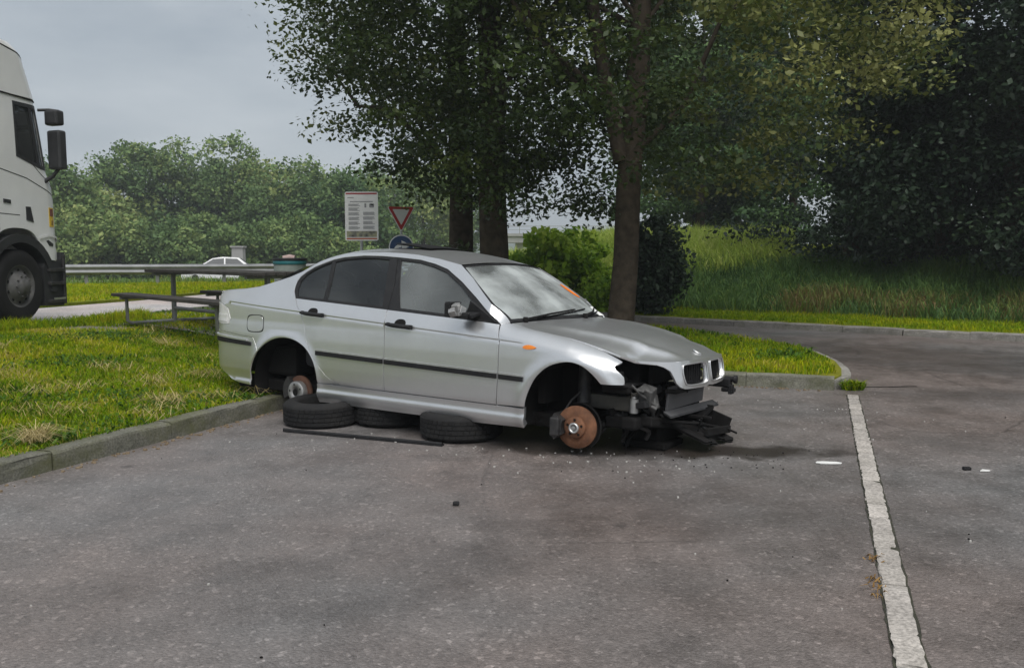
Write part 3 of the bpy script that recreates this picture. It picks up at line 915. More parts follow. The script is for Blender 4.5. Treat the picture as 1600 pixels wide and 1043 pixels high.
def fd_nor(pos, up=None, e=.006):
    def f(q):
        a = pos(q + [e, 0]) - pos(q - [e, 0]); b = pos(q + [0, e]) - pos(q - [0, e])
        n = np.cross(a, b); n /= np.linalg.norm(n, axis=1)[:, None] + 1e-12
        n[(n @ np.array(up)) < 0] *= -1
        return n
    return f
half = list(zip(*HY))[:-1]
cowl = [(2.335 - .145 * (y / .742) ** 2, y) for y in np.linspace(-.742, .742, 15)]
outl = [(3.372, 0.0)] + [(x, -y) for x, y in reversed(half)] + cowl[1:-1] + [(x, y) for x, y in half]
V2, F = tri_poly(outl, (), .03)
v, f, n = panel_mesh('hood', V2, F, hood_pos, fd_nor(hood_pos, (0, 0, 1)), .018)
hood = put('hood', mesh_np('hood', v, f, True, None, n), M['paint'], car)
# nose with the two grille openings
def nose_x(y, z):
    ay = np.abs(y)
    xf = np.interp(ay, [0, .15, .30, .41, .475, .53, .586], [3.374, 3.370, 3.360, 3.335, 3.285, 3.215, 3.10])
    zt = .697
    return xf + np.clip(zt - z, 0, 1) * .16 - .10 * np.clip(.56 - z, 0, 1)
def nose_pos(q): return np.stack([nose_x(q[:, 0], q[:, 1]), q[:, 0], q[:, 1]], -1)
top = [(y, float(np.interp(y, [0, .15, .30, .415, .50, .586], [.698, .697, .695, .692, .690, .694]))) for y in (0, .15, .30, .41, .475, .53, .586)]
low = [(.580, .680), (.53, .670), (.50, .655), (.475, .630), (.458, .590), (.445, .548), (.42, .520), (.38, .507), (.20, .502), (.06, .500), (0, .508)]
outl = [(-y, z) for y, z in top[::-1]] + top[1:] + low[:-1] + [(0, .508)] + [(-y, z) for y, z in low[:-1][::-1]]
kid = [tuple(p) for p in catmull([(.036, .655), (.056, .672), (.18, .674), (.360, .671), (.392, .650), (.394, .60), (.378, .552), (.345, .533), (.18, .527), (.065, .529), (.040, .548), (.034, .60)], 4, True)]
V2, F = tri_poly(outl, [kid, [(-y, z) for y, z in kid]], .022)
v, f, n = panel_mesh('nose', V2, F, nose_pos, fd_nor(nose_pos, (1, 0, 0)), .03)
nose = put('grille_surround', mesh_np('grille_surround', v, f, True, None, n), M['paint'], car)
for sgn in (-1, 1):
    k2 = catmull([(sgn * y, z) for y, z in kid[::4]], 4, True)
    mb = MB(); pts = [tuple(nose_pos(np.array([p]))[0] + np.array([.004, 0, 0])) for p in k2]
    mb.tube(pts + [pts[0]], .005, 6, False)
    mb.build('grille_trim', M['paint'], nose)
    mb = MB()
    for k in range(9):
        y = sgn * (.065 + .037 * k)
        x = float(nose_x(np.array(y), np.array(.6))) - .05
        mb.box((x, y, .60), (.03, .006, .135))
    if sgn < 0: mb.box((3.33, -.20, .542), (.02, .13, .016))
    mb.build('grille_bars', M['black_plastic'], nose)
bx = float(nose_x(np.array(0.), np.array(.69)))
mb = MB().lathe([(0, .006), (.030, .006), (.037, .003), (.037, -.004)], (0, 0, 0), 'Z', 24)
b = mb.build('hood_badge', M['bright_metal'], hood); b.location = (3.30, 0, .735); b.rotation_euler = (0, R(28), 0)

# windows: black frames with openings, glass behind
zb = lambda x: .917 + (1.956 - x) * .0526
quarter_gl = [(.060, 1.030), (.37, 1.016), (.345, 1.15), (.283, 1.325), (.20, 1.293), (.11, 1.250), (.055, 1.208), (.022, 1.152), (.030, 1.085)]
rear_gl = [(.405, 1.014), (1.012, .984), (.965, 1.15), (.885, 1.352), (.75, 1.361), (.598, 1.361), (.42, 1.347), (.315, 1.325), (.378, 1.15)]
front_gl = [(1.190, .976), (1.80, .942), (1.83, 1.055), (1.69, 1.155), (1.50, 1.258), (1.36, 1.300), (1.20, 1.332), (1.005, 1.349), (1.09, 1.17)]
frame_r = [(.048, 1.013), (1.078, .961), (1.05, 1.15), (.96, 1.366), (.78, 1.376), (.598, 1.377), (.397, 1.361), (.29, 1.340), (.212, 1.313), (.11, 1.272), (.047, 1.228), (.004, 1.188), (-.010, 1.154), (-.008, 1.11), (.004, 1.074)]
frame_f = [(1.084, .960), (1.80, .922), (1.99, .912), (2.115, .903), (1.985, .988), (1.853, 1.078), (1.68, 1.186), (1.50, 1.279), (1.36, 1.318), (1.20, 1.348), (.967, 1.366), (1.056, 1.15)]
side_part('window_frame', frame_r, M['black_plastic'], -.004, .02, [quarter_gl, rear_gl], .03, rear_doors)
side_part('window_frame', frame_f, M['black_plastic'], -.004, .02, [front_gl], .03, front_doors)
def grow(poly, d):
    c = np.mean(poly, 0); return [tuple(np.array(p) + (np.array(p) - c) / np.linalg.norm(np.array(p) - c) * d) for p in poly]
side_part('quarter_glass', grow(quarter_gl, .012), M['tint_glass'], -.014, .004, (), .04, rear_doors)
side_part('door_glass', grow(rear_gl, .012), M['tint_glass'], -.014, .004, (), .04, rear_doors)
side_part('door_glass', grow(front_gl, .012), M['clear_glass'], -.014, .004, (), .04, front_doors)
# rubbing strips: black with a thin bright top edge
def rub(x0, x1, parent):
    z0, z1 = (lambda x: .578 - (x - .37) * .0225), .020
    xs = np.linspace(x0, x1, 10)
    side_part('rubbing_strip', [(x, z0(x) - z1) for x in xs] + [(x, z0(x) + z1 * .75) for x in xs[::-1]], M['black_plastic'], .012, .014, (), .02, parent)
    side_part('strip_edge', [(x, z0(x) + z1 * .75) for x in xs] + [(x, z0(x) + z1 * 1.35) for x in xs[::-1]], M['bright_metal'], .009, .012, (), .02, parent)
rub(.365, 1.088, rear_doors); rub(1.108, 2.150, front_doors); rub(2.172, 2.372, None)
# fuel flap on the right quarter, indicators, handles, lock
flap = catmull([(-.49, .83), (-.40, .846), (-.31, .836), (-.296, .775), (-.31, .722), (-.40, .708), (-.49, .716), (-.51, .775)], 4, True)
side_part('fuel_flap', flap, M['paint'], .003, .006, (), .02, None, (), (), (-1,))
flap2 = catmull([(-.50, .84), (-.40, .853), (-.30, .844), (-.288, .775), (-.30, .714), (-.40, .700), (-.50, .708), (-.519, .775)], 4, True)
side_part('flap_seam', [tuple(p) for p in flap2], M['dull_black'], .0006, .001, [[tuple(p) for p in catmull([(-.491, .831), (-.40, .847), (-.309, .837), (-.295, .775), (-.309, .721), (-.40, .707), (-.491, .715), (-.511, .775)], 4, True)]], .02, None, (), (), (-1,))
side_part('side_indicator', [tuple(p) for p in catmull([(2.362, .754), (2.39, .768), (2.43, .768), (2.468, .755), (2.43, .743), (2.385, .742)], 4, True)], M['orange'], .008, .01, (), .015)
for par, xa, xb, za in ((rear_doors, .185, .435, .898), (front_doors, 1.125, 1.365, .850)):
    for k, sg in enumerate((-1, 1)):
        mb = MB(); y = lambda x, z: float(side_pos(np.array([[x, z]]))[0, 1])
        xs = np.linspace(xa, xb, 9)
        mb.tube([(x, y(x, za) - .020 - .016 * math.sin(math.pi * i / 8), za - (x - xa) * .05) for i, x in enumerate(xs)], [.011, .014, .016, .017, .017, .017, .016, .017, .018], 8)
        mb.box((xb - .018, y(xb, za) - .012, za - .012), (.05, .03, .034), None, .008)
        mb.box((xa + .012, y(xa, za) - .010, za), (.03, .026, .03), None, .008)
        if sg == 1: mb.v = [(a, -b_, c_) for a, b_, c_ in mb.v]
        mb.build('door_handle', M['black_plastic'], par[k])
for par, xc, zc_ in ((rear_doors, .31, .908), (front_doors, 1.245, .862)):
    side_part('handle_recess', [tuple(p) for p in catmull([(xc - .055, zc_), (xc - .03, zc_ + .028), (xc + .03, zc_ + .028), (xc + .055, zc_), (xc + .03, zc_ - .022), (xc - .03, zc_ - .022)], 4, True)], M['dull_black'], .001, .002, (), .015, par)
# broken right mirror: arm, cracked shell, bare silver innards
mb = MB()
mb.prism([(1.82, .925), (1.99, .912), (2.10, .905), (1.86, 1.055)], -.800, -.765, 'Y')
mb.box((1.90, -.845, .955), (.10, .13, .030), Matrix.Rotation(R(8), 3, 'X'), .008)
mb.box((1.845, -.915, .955), (.16, .05, .04), Matrix.Rotation(R(12), 3, 'Z'), .01)
mir = mb.build('door_mirror', M['black_plastic'], front_doors[0])
mb = MB().grid(lambda u, v: (1.80 + .05 * math.sin(u * 3.1) * math.sin(math.pi * (v * .8 + .1)), -.99 + .13 * v, .94 + .10 * u), 8, 8)
mb.add([(p[0] - .012, p[1], p[2]) for p in mb.v], [tuple(reversed(q)) for q in mb.f], True)
mb.box((1.80, -.99, .99), (.05, .016, .10), None, .005); mb.box((1.80, -.925, 1.04), (.05, .13, .016), None, .005)
mb.build('mirror_shell', M['black_plastic'], mir)
mb = MB()
for (c, d, a) in (((1.845, -.95, 1.01), (.05, .06, .05), 20), ((1.86, -.91, .985), (.05, .05, .06), -25), ((1.84, -.985, .975), (.05, .05, .05), 40), ((1.85, -.94, .965), (.06, .05, .03), 5)):
    mb.box(c, d, Matrix.Rotation(R(a), 3, 'X') @ Matrix.Rotation(R(a * .7), 3, 'Z'), .004)
mb.build('broken_innards', M['grey_metal'], mir)
mb = MB().prism([(1.82, .925), (1.99, .912), (2.10, .905), (1.86, 1.055)], .765, .800, 'Y')
mb.box((1.90, .85, .96), (.09, .14, .03), None, .008)
mir2 = mb.build('door_mirror', M['black_plastic'], front_doors[1])
MB().grid(lambda u, v: (1.83 + .075 * math.sin(u * 3.1) * math.sin(math.pi * (v * .8 + .1)), .87 + .17 * v, .93 + .12 * u), 8, 8).box((1.82, .955, .99), (.03, .17, .115), None, .02).build('mirror_shell', M['paint'], mir2)
# wipers, cowl, sticker, ticket behind the glass
MB().grid(lambda u, v: (2.17 + .165 * (1 - (v * 2 - 1) ** 2) + .03 * u + .0, (v * 2 - 1) * .735, .912 + .020 * (1 - (v * 2 - 1) ** 2) - .006), 2, 16).build('cowl_panel', M['black_plastic'], car)
for y0, y1, a1 in ((-.62, .02, .90), (.06, .60, .86)):
    mb = MB()
    base = wind_fn(1.0, y0 / .728) + np.array([.02, 0, .012]); tip = wind_fn(a1, y1 / .72) + np.array([.58, 0, .81]) * .016
    mid = wind_fn(.97, (y0 * .62 + y1 * .38) / .728) + np.array([.58, 0, .81]) * .034
    mb.tube([base, mid, tip], [.012, .008, .006], 6)
    bl = [wind_fn(.985 - .10 * t, (y0 + .12 + (y1 - y0 + .10) * t) / .735) + np.array([.58, 0, .81]) * .010 for t in np.linspace(0, 1, 8)]
    mb.tube(bl, .006, 5); mb.lathe([(0, .02), (.018, .02), (.02, 0), (.02, -.02)], tuple(base), 'Z', 10)
    mb.build('wiper', M['dull_black'], car)
def decal(name, a, b, ra, rb, mat, up=.003):
    mb = MB(); c = [wind_fn(a + ra * math.sin(t), b + rb * math.cos(t)) + np.array([.58, 0, .81]) * up for t in np.linspace(0, 2 * math.pi, 28)[:-1]]
    m0 = wind_fn(a, b) + np.array([.58, 0, .81]) * up
    mb.add([m0] + c, [(0, i + 1, (i + 1) % 27 + 1) for i in range(27)], True)
    return mb.build(name, mat, ws)
M['sticker'] = mat_noise('orange_sticker', (.90, .19, .012), (.98, .24, .016), 20, .5, .05)
decal('orange_sticker', .525, .696, .135, .135, M['sticker'])
mb = MB().box((2.19, .52, .955), (.11, .16, .004), Matrix.Rotation(R(28), 3, 'Y')); mb.box((2.15, .58, .975), (.07, .06, .004), Matrix.Rotation(R(40), 3, 'Y'))
mb.build('parking_papers', M['paper'], ws)
# cabin
mb = MB().prism([(1.55, .55), (2.12, .55), (2.14, .86), (1.98, .90), (1.72, .88), (1.62, .78)], -.70, .70, 'Y'); mb.prism([(1.80, .88), (1.95, .90), (1.92, .94), (1.80, .935)], .15, .58, 'Y')
mb.build('dashboard', M['dull_black'], car)
for y in (-.36, .36):
    mb = MB()
    mb.box((1.10, y, .50), (.52, .50, .16), Matrix.Rotation(R(-8), 3, 'Y'), .05)
    mb.box((.80, y, .80), (.15, .48, .62), Matrix.Rotation(R(-20), 3, 'Y'), .05)
    mb.box((.68, y, 1.17), (.09, .26, .17), Matrix.Rotation(R(-14), 3, 'Y'), .035)
    mb.tube([(.71, y - .06, 1.02), (.68, y - .06, 1.16)], .008, 6); mb.tube([(.71, y + .06, 1.02), (.68, y + .06, 1.16)], .008, 6)
    mb.build('front_seat', M['seat'], car)
mb = MB().box((.22, 0, .50), (.50, 1.25, .18), None, .05); mb.box((-.05, 0, .80), (.16, 1.25, .60), Matrix.Rotation(R(-22), 3, 'Y'), .05)
for y in (-.38, .38): mb.box((-.18, y, 1.10), (.09, .26, .12), None, .03)
mb.build('rear_seat', M['seat'], car)
mb = MB(); c0 = Vector((1.48, .36, .86)); rt = Matrix.Rotation(R(-64), 3, 'Y')
ring = [c0 + rt @ Vector((.185 * math.cos(t), .185 * math.sin(t), 0)) for t in np.linspace(0, 2 * math.pi, 25)]
mb.tube(ring, .014, 6, False)
for t in (0, 2.1, 4.2): mb.tube([c0, c0 + rt @ Vector((.18 * math.cos(t), .18 * math.sin(t), 0))], .014, 5)
mb.tube([c0, (1.75, .36, .72)], .03, 8)
mb.build('steering_wheel', M['dull_black'], car)
# underside, wheel housings, bay shell
mb = MB().box((.95, 0, .225), (3.6, 1.30, .10), None, .02); mb.box((-.52, 0, .45), (.84, 1.30, .26), None, .03); mb.tube([(-1.0, .30, .21), (.3, .18, .16), (2.2, .1, .17)], .035, 8)
mb.build('floor_pan', M['dull_black'], car)
mb = MB().box((2.42, 0, .60), (.06, 1.38, .50)); mb.box((2.76, -.45, .62), (.60, .04, .24)); mb.box((2.76, .45, .62), (.60, .04, .24)); mb.box((2.70, 0, .55), (.55, .62, .30), None, .04); mb.box((2.80, 0, .30), (.34, .50, .22), None, .03)
mb.build('engine_block', M['dull_black'], car)
for (cx, cz, rad, lo) in ((-.04, .28, .415, -18), (2.70, .31, .375, 38)):
    for sg in (-1, 1):
        mb = MB().lathe([(rad, sg * .80), (rad, sg * .44)], (cx, 0, cz), 'Y', 24, True, R(lo), R(198))
        mb.lathe([(rad, sg * .44), (0.0, sg * .43)], (cx, 0, cz), 'Y', 24, True, R(lo), R(198))
        mb.build('wheel_housing', M['dull_black'], car)
# hubs
def disc_mesh(r, hat, out):
    mb = MB()
    mb.lathe([(hat, -.0), (r, -.0), (r + .001, .003), (r + .001, .019), (r, .022), (hat, .022)], (0, 0, 0), 'Y', 40)
    for k in range(24):
        a = 2 * math.pi * k / 24
        mb.box((math.cos(a) * (r - .02), .011, math.sin(a) * (r - .02)), (.03, .006, .004), Matrix.Rotation(-a, 3, 'Y'))
    return mb
for sg in (-1, 1):
    # front: bare rusty disc with five stud holes
    steer = R(4)
    y0 = -.745
    mb = disc_mesh(.146, .072, 0)
    d = mb.build('front_brake_disc', M['rust'], car); d.location = (2.735, sg * -y0, .222); d.rotation_euler = (0, 0, steer if sg < 0 else math.pi + steer)
    mb = MB().lathe([(.074, .012), (.074, -.022), (.070, -.030), (.036, -.031)], (0, 0, 0), 'Y', 32)
    for k in range(5):
        a = 2 * math.pi * k / 5 + .3
        mb.lathe([(.0105, -.032), (.0105, -.0305), (.0, -.029)], (.054 * math.cos(a), -.001, .054 * math.sin(a)), 'Y', 10)
    mb.build('disc_hat', M['rust'], d)
    for k in range(5):
        a = 2 * math.pi * k / 5 + .3
        MB().lathe([(.0085, -.0322), (0, -.0321)], (.054 * math.cos(a), -.0012, .054 * math.sin(a)), 'Y', 10).build('stud_hole', M['dull_black'], d)
    MB().lathe([(.036, -.030), (.037, -.048), (.031, -.052), (.024, -.050), (.022, -.040), (.0, -.038)], (0, 0, 0), 'Y', 24).build('hub_centre', M['bright_metal'], d)
    MB().lathe([(.015, -.038), (.015, -.050), (0, -.051)], (0, 0, 0), 'Y', 6, False).build('axle_nut', M['grey_metal'], d)
    mb = MB(); mb.lathe([(.165, .0), (.165, .03), (.10, .04)], (0, .03, 0), 'Y', 24, True, R(-60), R(120))
    mb.build('dust_shield', M['dark_metal'], d)
    mb = MB()
    pr = [(r * math.cos(a), r * math.sin(a)) for r, aa in ((.172, np.linspace(R(148), R(212), 9)), (.092, np.linspace(R(210), R(150), 9))) for a in aa]
    mb.prism(pr, -.055, .075, 'Y'); mb.box((-.135, -.06, 0), (.07, .035, .13), None, .012); mb.tube([(-.13, .05, .07), (-.10, .12, .16), (-.02, .2, .26)], .008, 6)
    mb.build('brake_caliper', M['dark_metal'], d)
    mb = MB().tube([(0, .05, 0), (0, .16, .01)], .055, 10); mb.tube([(-.02, .14, -.02), (-.05, .25, .40)], .030, 10); mb.tube([(-.03, .19, .14), (-.05, .25, .40)], .048, 10); mb.tube([(0, .12, -.05), (-.22, .42, -.02)], .022, 8); mb.tube([(0, .12, -.03), (.10, .42, .0)], .022, 8)
    mb.build('suspension_strut', M['dark_metal'], d)
    # rear: hub face standing proud of a rusty disc
    d = disc_mesh(.138, .09, 0).build('rear_brake_disc', M['rust_dark'], car); d.location = (.005, sg * .700, .205); d.rotation_euler = (0, 0, 0 if sg < 0 else math.pi)
    mb = MB().lathe([(.094, .010), (.094, -.046), (.090, -.052), (.044, -.053), (.042, -.044), (.030, -.044), (.028, -.034), (0, -.033)], (0, 0, 0), 'Y', 36)
    mb.build('hub_drum', M['grey_metal'], d)
    for k in range(5):
        a = 2 * math.pi * k / 5 + .5
        MB().lathe([(.009, -.0545), (0, -.0540)], (.066 * math.cos(a), 0, .066 * math.sin(a)), 'Y', 10).build('stud_hole', M['dull_black'], d)
    MB().lathe([(.030, -.0535), (0, -.0530)], (0, 0, 0), 'Y', 16).build('hub_bore', M['dull_black'], d)
    mb = MB(); pr = [(r * math.cos(a), r * math.sin(a)) for r, aa in ((.165, np.linspace(R(130), R(205), 9)), (.10, np.linspace(R(200), R(135), 9))) for a in aa]
    mb.prism(pr, -.04, .07, 'Y'); mb.build('brake_caliper', M['dark_metal'], d)
    mb = MB().tube([(0, .03, 0), (0, .55, .06)], .035, 10); mb.tube([(.05, .10, 0), (.42, .20, .10)], .04, 8); mb.tube([(.08, .18, .02), (.06, .20, .38)], .035, 10); mb.box((.20, .12, .02), (.22, .10, .06), None, .015)
    mb.build('trailing_arm', M['dark_metal'], d)
# what hangs out of the open front
for sg in (-1, 1):
    mb = MB()
    mb.grid(lambda u, v: (3.03 - .16 * math.sin(math.pi * (.12 + .76 * u)), sg * (.30 + .44 * u), .52 + .18 * v), 8, 4)
    mb.box((2.99, sg * .70, .575), (.12, .03, .10)); mb.box((3.02, sg * .52, .525), (.12, .36, .014))
    mb.build('headlight_housing', M['black_plastic'], car)
for sg in (-1, 1):
    mb = MB()
    mb.tube([(2.96, sg * .80, .535), (3.09, sg * .765, .540), (3.13, sg * .70, .52)], .010, 6); mb.box((2.99, sg * .66, .50), (.20, .06, .05), None, .01)
    mb.build('fender_bracket', M['dull_black'], car)
M['beige'] = mat_noise('dirty_beige_metal', (.045, .043, .038), (.10, .095, .08), 9, .7, .2)
for sg in (-1, 1):
    mb = MB()
    mb.box((2.86, sg * .50, .385), (.42, .09, .10), None, .012); mb.box((3.06, sg * .50, .395), (.02, .13, .14), None, .004)
    mb.build('chassis_rail', M['beige'], car)
mb = MB().tube([(3.075, -.56, .335), (3.078, -.56, .43)], .030, 14); mb.tube([(3.076, -.56, .43), (3.07, -.56, .445)], .02, 10)
mb.build('coolant_canister', M['grey_metal'], car)
M['horn'] = mat_noise('dull_cast_metal', (.055, .055, .055), (.13, .128, .125), 30, .6, .2, metal=.3)
mb = MB()
for (c, d, a) in (((3.14, -.50, .455), (.10, .10, .12), 15), ((3.16, -.44, .41), (.06, .08, .10), -20), ((3.13, -.54, .50), (.06, .12, .02), 8), ((3.18, -.47, .375), (.05, .06, .05), 35)):
    mb.box(c, d, Matrix.Rotation(R(a), 3, 'X') @ Matrix.Rotation(R(a), 3, 'Y'), .008)
mb.tube([(3.08, -.62, .53), (3.13, -.58, .47), (3.17, -.52, .42), (3.20, -.45, .37)], .010, 6); mb.tube([(3.05, -.64, .50), (3.10, -.55, .44), (3.12, -.48, .49)], .007, 5)
mb.build('horn_bracket', M['horn'], car)
mb = MB().box((3.235, -.03, .425), (.018, .68, .165), Matrix.Rotation(R(4), 3, 'Y'), .004)
mb.grid(lambda u, v: (3.225 + .02 + .035 * u - .01 * math.cos(u * 3), -.43 + .96 * v, .345 - .030 * u - .02 * v), 6, 6)
mb.grid(lambda u, v: (3.225 + .02 + .035 * u - .01 * math.cos(u * 3), -.43 + .96 * v, .334 - .030 * u - .02 * v), 6, 6)
mb.build('radiator_panel', mat_noise('dark_grey_panel', (.060, .060, .064), (.095, .095, .098), 10, .55, .15), car)
mb = MB().box((3.12, 0, .60), (.03, .80, .16)); mb.tube([(3.24, -.40, .485), (3.27, -.30, .47), (3.27, .30, .47)], .016, 8)
mb.build('radiator', M['dull_black'], car)
mb = MB().box((3.06, -.02, .265), (.12, 1.20, .085), None, .02); mb.box((3.14, -.30, .245), (.12, .46, .07), Matrix.Rotation(R(-9), 3, 'X'), .015); mb.box((2.98, -.52, .255), (.24, .10, .08), None, .015); mb.tube([(2.75, -.60, .21), (2.93, -.50, .24)], .025, 8)
mb.tube([(2.86, -.55, .20), (2.80, -.62, .13)], .012, 6); mb.tube([(3.02, -.50, .24), (2.98, -.53, .12)], .016, 6)
mb.build('cross_member', M['dull_black'], car)
mb = MB()
mb.grid(lambda u, v: (3.10 + .36 * u + .03 * math.sin(9 * v) + .02 * math.sin(31 * v), -.20 + .56 * v, .255 - .13 * u - .05 * v * u + .012 * math.sin(23 * v) * u + .03 * math.sin(v * 5) * (1 - u)), 10, 12, False)
mb.grid(lambda u, v: (3.10 + .36 * u + .03 * math.sin(9 * v) + .02 * math.sin(31 * v), -.20 + .56 * v, .240 - .13 * u - .05 * v * u + .012 * math.sin(23 * v) * u + .03 * math.sin(v * 5) * (1 - u)), 10, 12, False)
mb.box((3.44, .10, .165), (.025, .50, .055), Matrix.Rotation(R(-5), 3, 'X'), .006); mb.box((3.34, .33, .205), (.22, .02, .12), Matrix.Rotation(R(18), 3, 'Y'), .004); mb.tube([(3.2, -.38, .27), (3.36, -.1, .235), (3.45, .3, .15)], .012, 6); mb.box((3.24, .22, .27), (.16, .24, .03), Matrix.Rotation(R(14), 3, 'X'), .006)
mb.box((3.36, -.05, .275), (.16, .03, .02), None, .004)
mb.tube([(3.40, -.20, .20), (3.44, -.24, .30)], .008, 5); mb.tube([(3.42, .26, .17), (3.50, .34, .12)], .008, 5)
mb.build('undertray', M['dull_black'], car)
mb = MB().box((2.98, .02, .14), (.30, .46, .14), None, .03, 1.1); mb.box((3.02, -.10, .065), (.34, .34, .05), None, .012); mb.tube([(3.0, -.30, .20), (2.94, -.40, .06)], .014, 6)
mb.build('oil_pan', M['dull_black'], car)
mb = MB()
for sg in (-1, 1):
    mb.box((3.30, sg * .50, .47), (.18, .07, .07), None, .01); mb.tube([(3.34, sg * .50, .50), (3.42, sg * .50, .50)], .022, 10); mb.lathe([(.030, 0), (.034, .02), (.0, .021)], (3.41, sg * .50, .50), 'X', 12); mb.box((3.38, sg * .47, .42), (.10, .05, .03), None, .005); mb.box((3.40, sg * .47, .425), (.03, .06, .07), None, .005)
bb = mb.build('bumper_mount', M['black_plastic'], car)
if True:   # only the left mount is still in place
    bm = bmesh.new(); bm.from_mesh(bb.data)
    bmesh.ops.delete(bm, geom=[v for v in bm.verts if v.co.y < 0], context='VERTS'); bm.to_mesh(bb.data); bm.free()

# torn hoses, wires and brackets left behind
rr = random.Random(12)
for i in range(9):
    p = Vector((rr.uniform(2.92, 3.18), rr.uniform(-.62, -.25), rr.uniform(.30, .50)))
    pts = [p]
    for k in range(5):
        pts.append(pts[-1] + Vector((rr.uniform(-.03, .06), rr.uniform(-.03, .09), rr.uniform(-.07, .035))))
    pts = [tuple(q) for q in catmull([tuple(q) for q in pts], 3)]
    MB().tube(pts, rr.choice([.006, .009, .013, .017]), 6).build(rr.choice(['hose', 'loose_wire', 'hose']), rr.choice([M['dull_black'], M['black_plastic'], M['dark_metal'], M['horn']]), car)
for i in range(14):
    c = (rr.uniform(2.90, 3.20), rr.uniform(-.66, .05), rr.uniform(.29, .50))
    Rm = Matrix.Rotation(rr.uniform(-.7, .7), 3, 'X') @ Matrix.Rotation(rr.uniform(-.7, .7), 3, 'Y') @ Matrix.Rotation(rr.uniform(-.7, .7), 3, 'Z')
    mb = MB().box(c, (rr.uniform(.03, .10), rr.uniform(.03, .12), rr.uniform(.006, .05)), Rm, .004)
    mb.box((c[0] + .02, c[1] + .02, c[2] + .02), (.02, .07, .012), Rm @ Matrix.Rotation(.8, 3, 'Y'), .002)
    mb.build('bracket', rr.choice([M['dull_black'], M['dark_metal'], M['black_plastic'], M['horn']]), car)
for i in range(6):
    y = rr.uniform(-.1, .42); x = 3.36 + rr.uniform(-.08, .06); z = .24 - (y + .1) * .12
    MB().tube([(x - .06, y, z), (x, y + .03, z - .03), (x + .05, y + rr.uniform(-.04, .06), z - rr.uniform(.02, .08))], rr.uniform(.005, .011), 5).build('plastic_clip', M['black_plastic'], car)
# ------------------------------------------------------------------ plants
G1, G2, G3 = (.040, .075, .012), (.105, .15, .020), (.20, .215, .035)
M['grass'] = mat_leaf('grass_blades', spec=.06, stops= [(0, (.035, .085, .004)), (.35, (.16, .27, .005)), (.62, (.37, .385, .007)), (.80, (.40, .35, .05)), (1, (.46, .38, .17))], trans=.35, rough=.7)
M['bank_grass'] = mat_leaf('bank_grass', [(0, (.055, .115, .040)), (.45, (.115, .215, .055)), (.75, (.20, .28, .06)), (.88, (.20, .16, .06)), (1, (.26, .17, .08))], .3, .6, .2)
M['meadow'] = mat_leaf('meadow_grass', [(0, (.22, .33, .05)), (.6, (.38, .48, .08)), (1, (.55, .56, .20))], .4, .6, .2)
M['linden'] = mat_leaf('linden_leaves', [(0, (.024, .046, .013)), (.42, (.068, .105, .024)), (.75, (.13, .15, .036)), (1, (.33, .34, .12))], .30, .45, .35)
M['dark_leaf'] = mat_leaf('dark_leaves', [(0, (.014, .028, .017)), (.5, (.034, .062, .032)), (.85, (.060, .094, .044)), (1, (.09, .125, .05))], .22, .5, .3)
M['far_leaf'] = mat_leaf('far_leaves', [(0, (.055, .110, .040)), (.5, (.14, .22, .075)), (.85, (.24, .31, .10)), (1, (.32, .36, .13))], .3, .6, .2)
M['bush_leaf'] = mat_leaf('bush_leaves', [(0, (.12, .25, .02)), (.5, (.29, .46, .035)), (1, (.46, .58, .07))], .35, .5, .3)
M['weed'] = mat_leaf('weed_leaves', [(0, (.035, .085, .012)), (.6, (.07, .15, .018)), (1, (.13, .22, .03))], .3, .6, .15)
M['bark'] = mat_noise('bark', (.036, .029, .022), (.092, .073, .055), 7, .95, 1.0, spec=.1, bscale=26)

def blades(P, h, wd, lean, tint, rng, segs=2):
    """grass blades: P (n,3) roots; h, wd, tint (n,); returns verts, quads/tris as (faces tri array), tint per vertex"""
    n = len(P)
    a = rng.uniform(0, 2 * np.pi, n)
    f = np.column_stack([np.cos(a), np.sin(a), np.zeros(n)])       # lean direction
    s = np.column_stack([-np.sin(a), np.cos(a), np.zeros(n)]) * (wd / 2)[:, None]
    tw = rng.uniform(0, 2 * np.pi, n)
    s = np.column_stack([np.cos(tw), np.sin(tw), np.zeros(n)]) * (wd / 2)[:, None]
    ln = (lean * h)[:, None]
    up = np.array([0, 0, 1.0])
    c1 = P + up * (h * .55)[:, None] + f * ln * .30
    c2 = P + up * (h * np.clip(1 - .45 * lean, .12, 1))[:, None] + f * ln
    V = np.stack([P - s, P + s, c1 - s * .8, c1 + s * .8, c2], 1).reshape(-1, 3)
    b = (np.arange(n) * 5)[:, None]
    F = np.concatenate([b + [0, 1, 3], b + [0, 3, 2], b + [2, 3, 4]])
    return V, F, np.repeat(tint, 5)

def scatter(poly, n, rng, dens=None):
    P = np.array(poly); lo, hi = P.min(0), P.max(0)
    out = []
    tot = 0
    while tot < n:
        c = rng.uniform(lo, hi, (n * 2, 2))
        c = c[in_poly(c, P)]
        if dens is not None: c = c[rng.random(len(c)) < dens(c[:, 0], c[:, 1])]
        if len(c) == 0: break
        out.append(c); tot += len(c)
    return np.concatenate(out)[:n]

class VNoise:
    """smooth random field for patchiness"""
    def __init__(s, seed, k=10, f=(.4, 2.2)):
        r = np.random.default_rng(seed)
        a = r.uniform(0, 2 * np.pi, k); q = r.uniform(*f, k)
        s.k = np.column_stack([np.cos(a) * q, np.sin(a) * q]); s.p = r.uniform(0, 6.28, k)
    def __call__(s, x, y):
        v = np.sin(np.multiply.outer(x, s.k[:, 0]) + np.multiply.outer(y, s.k[:, 1]) + s.p)
        return v.mean(-1) * 1.6

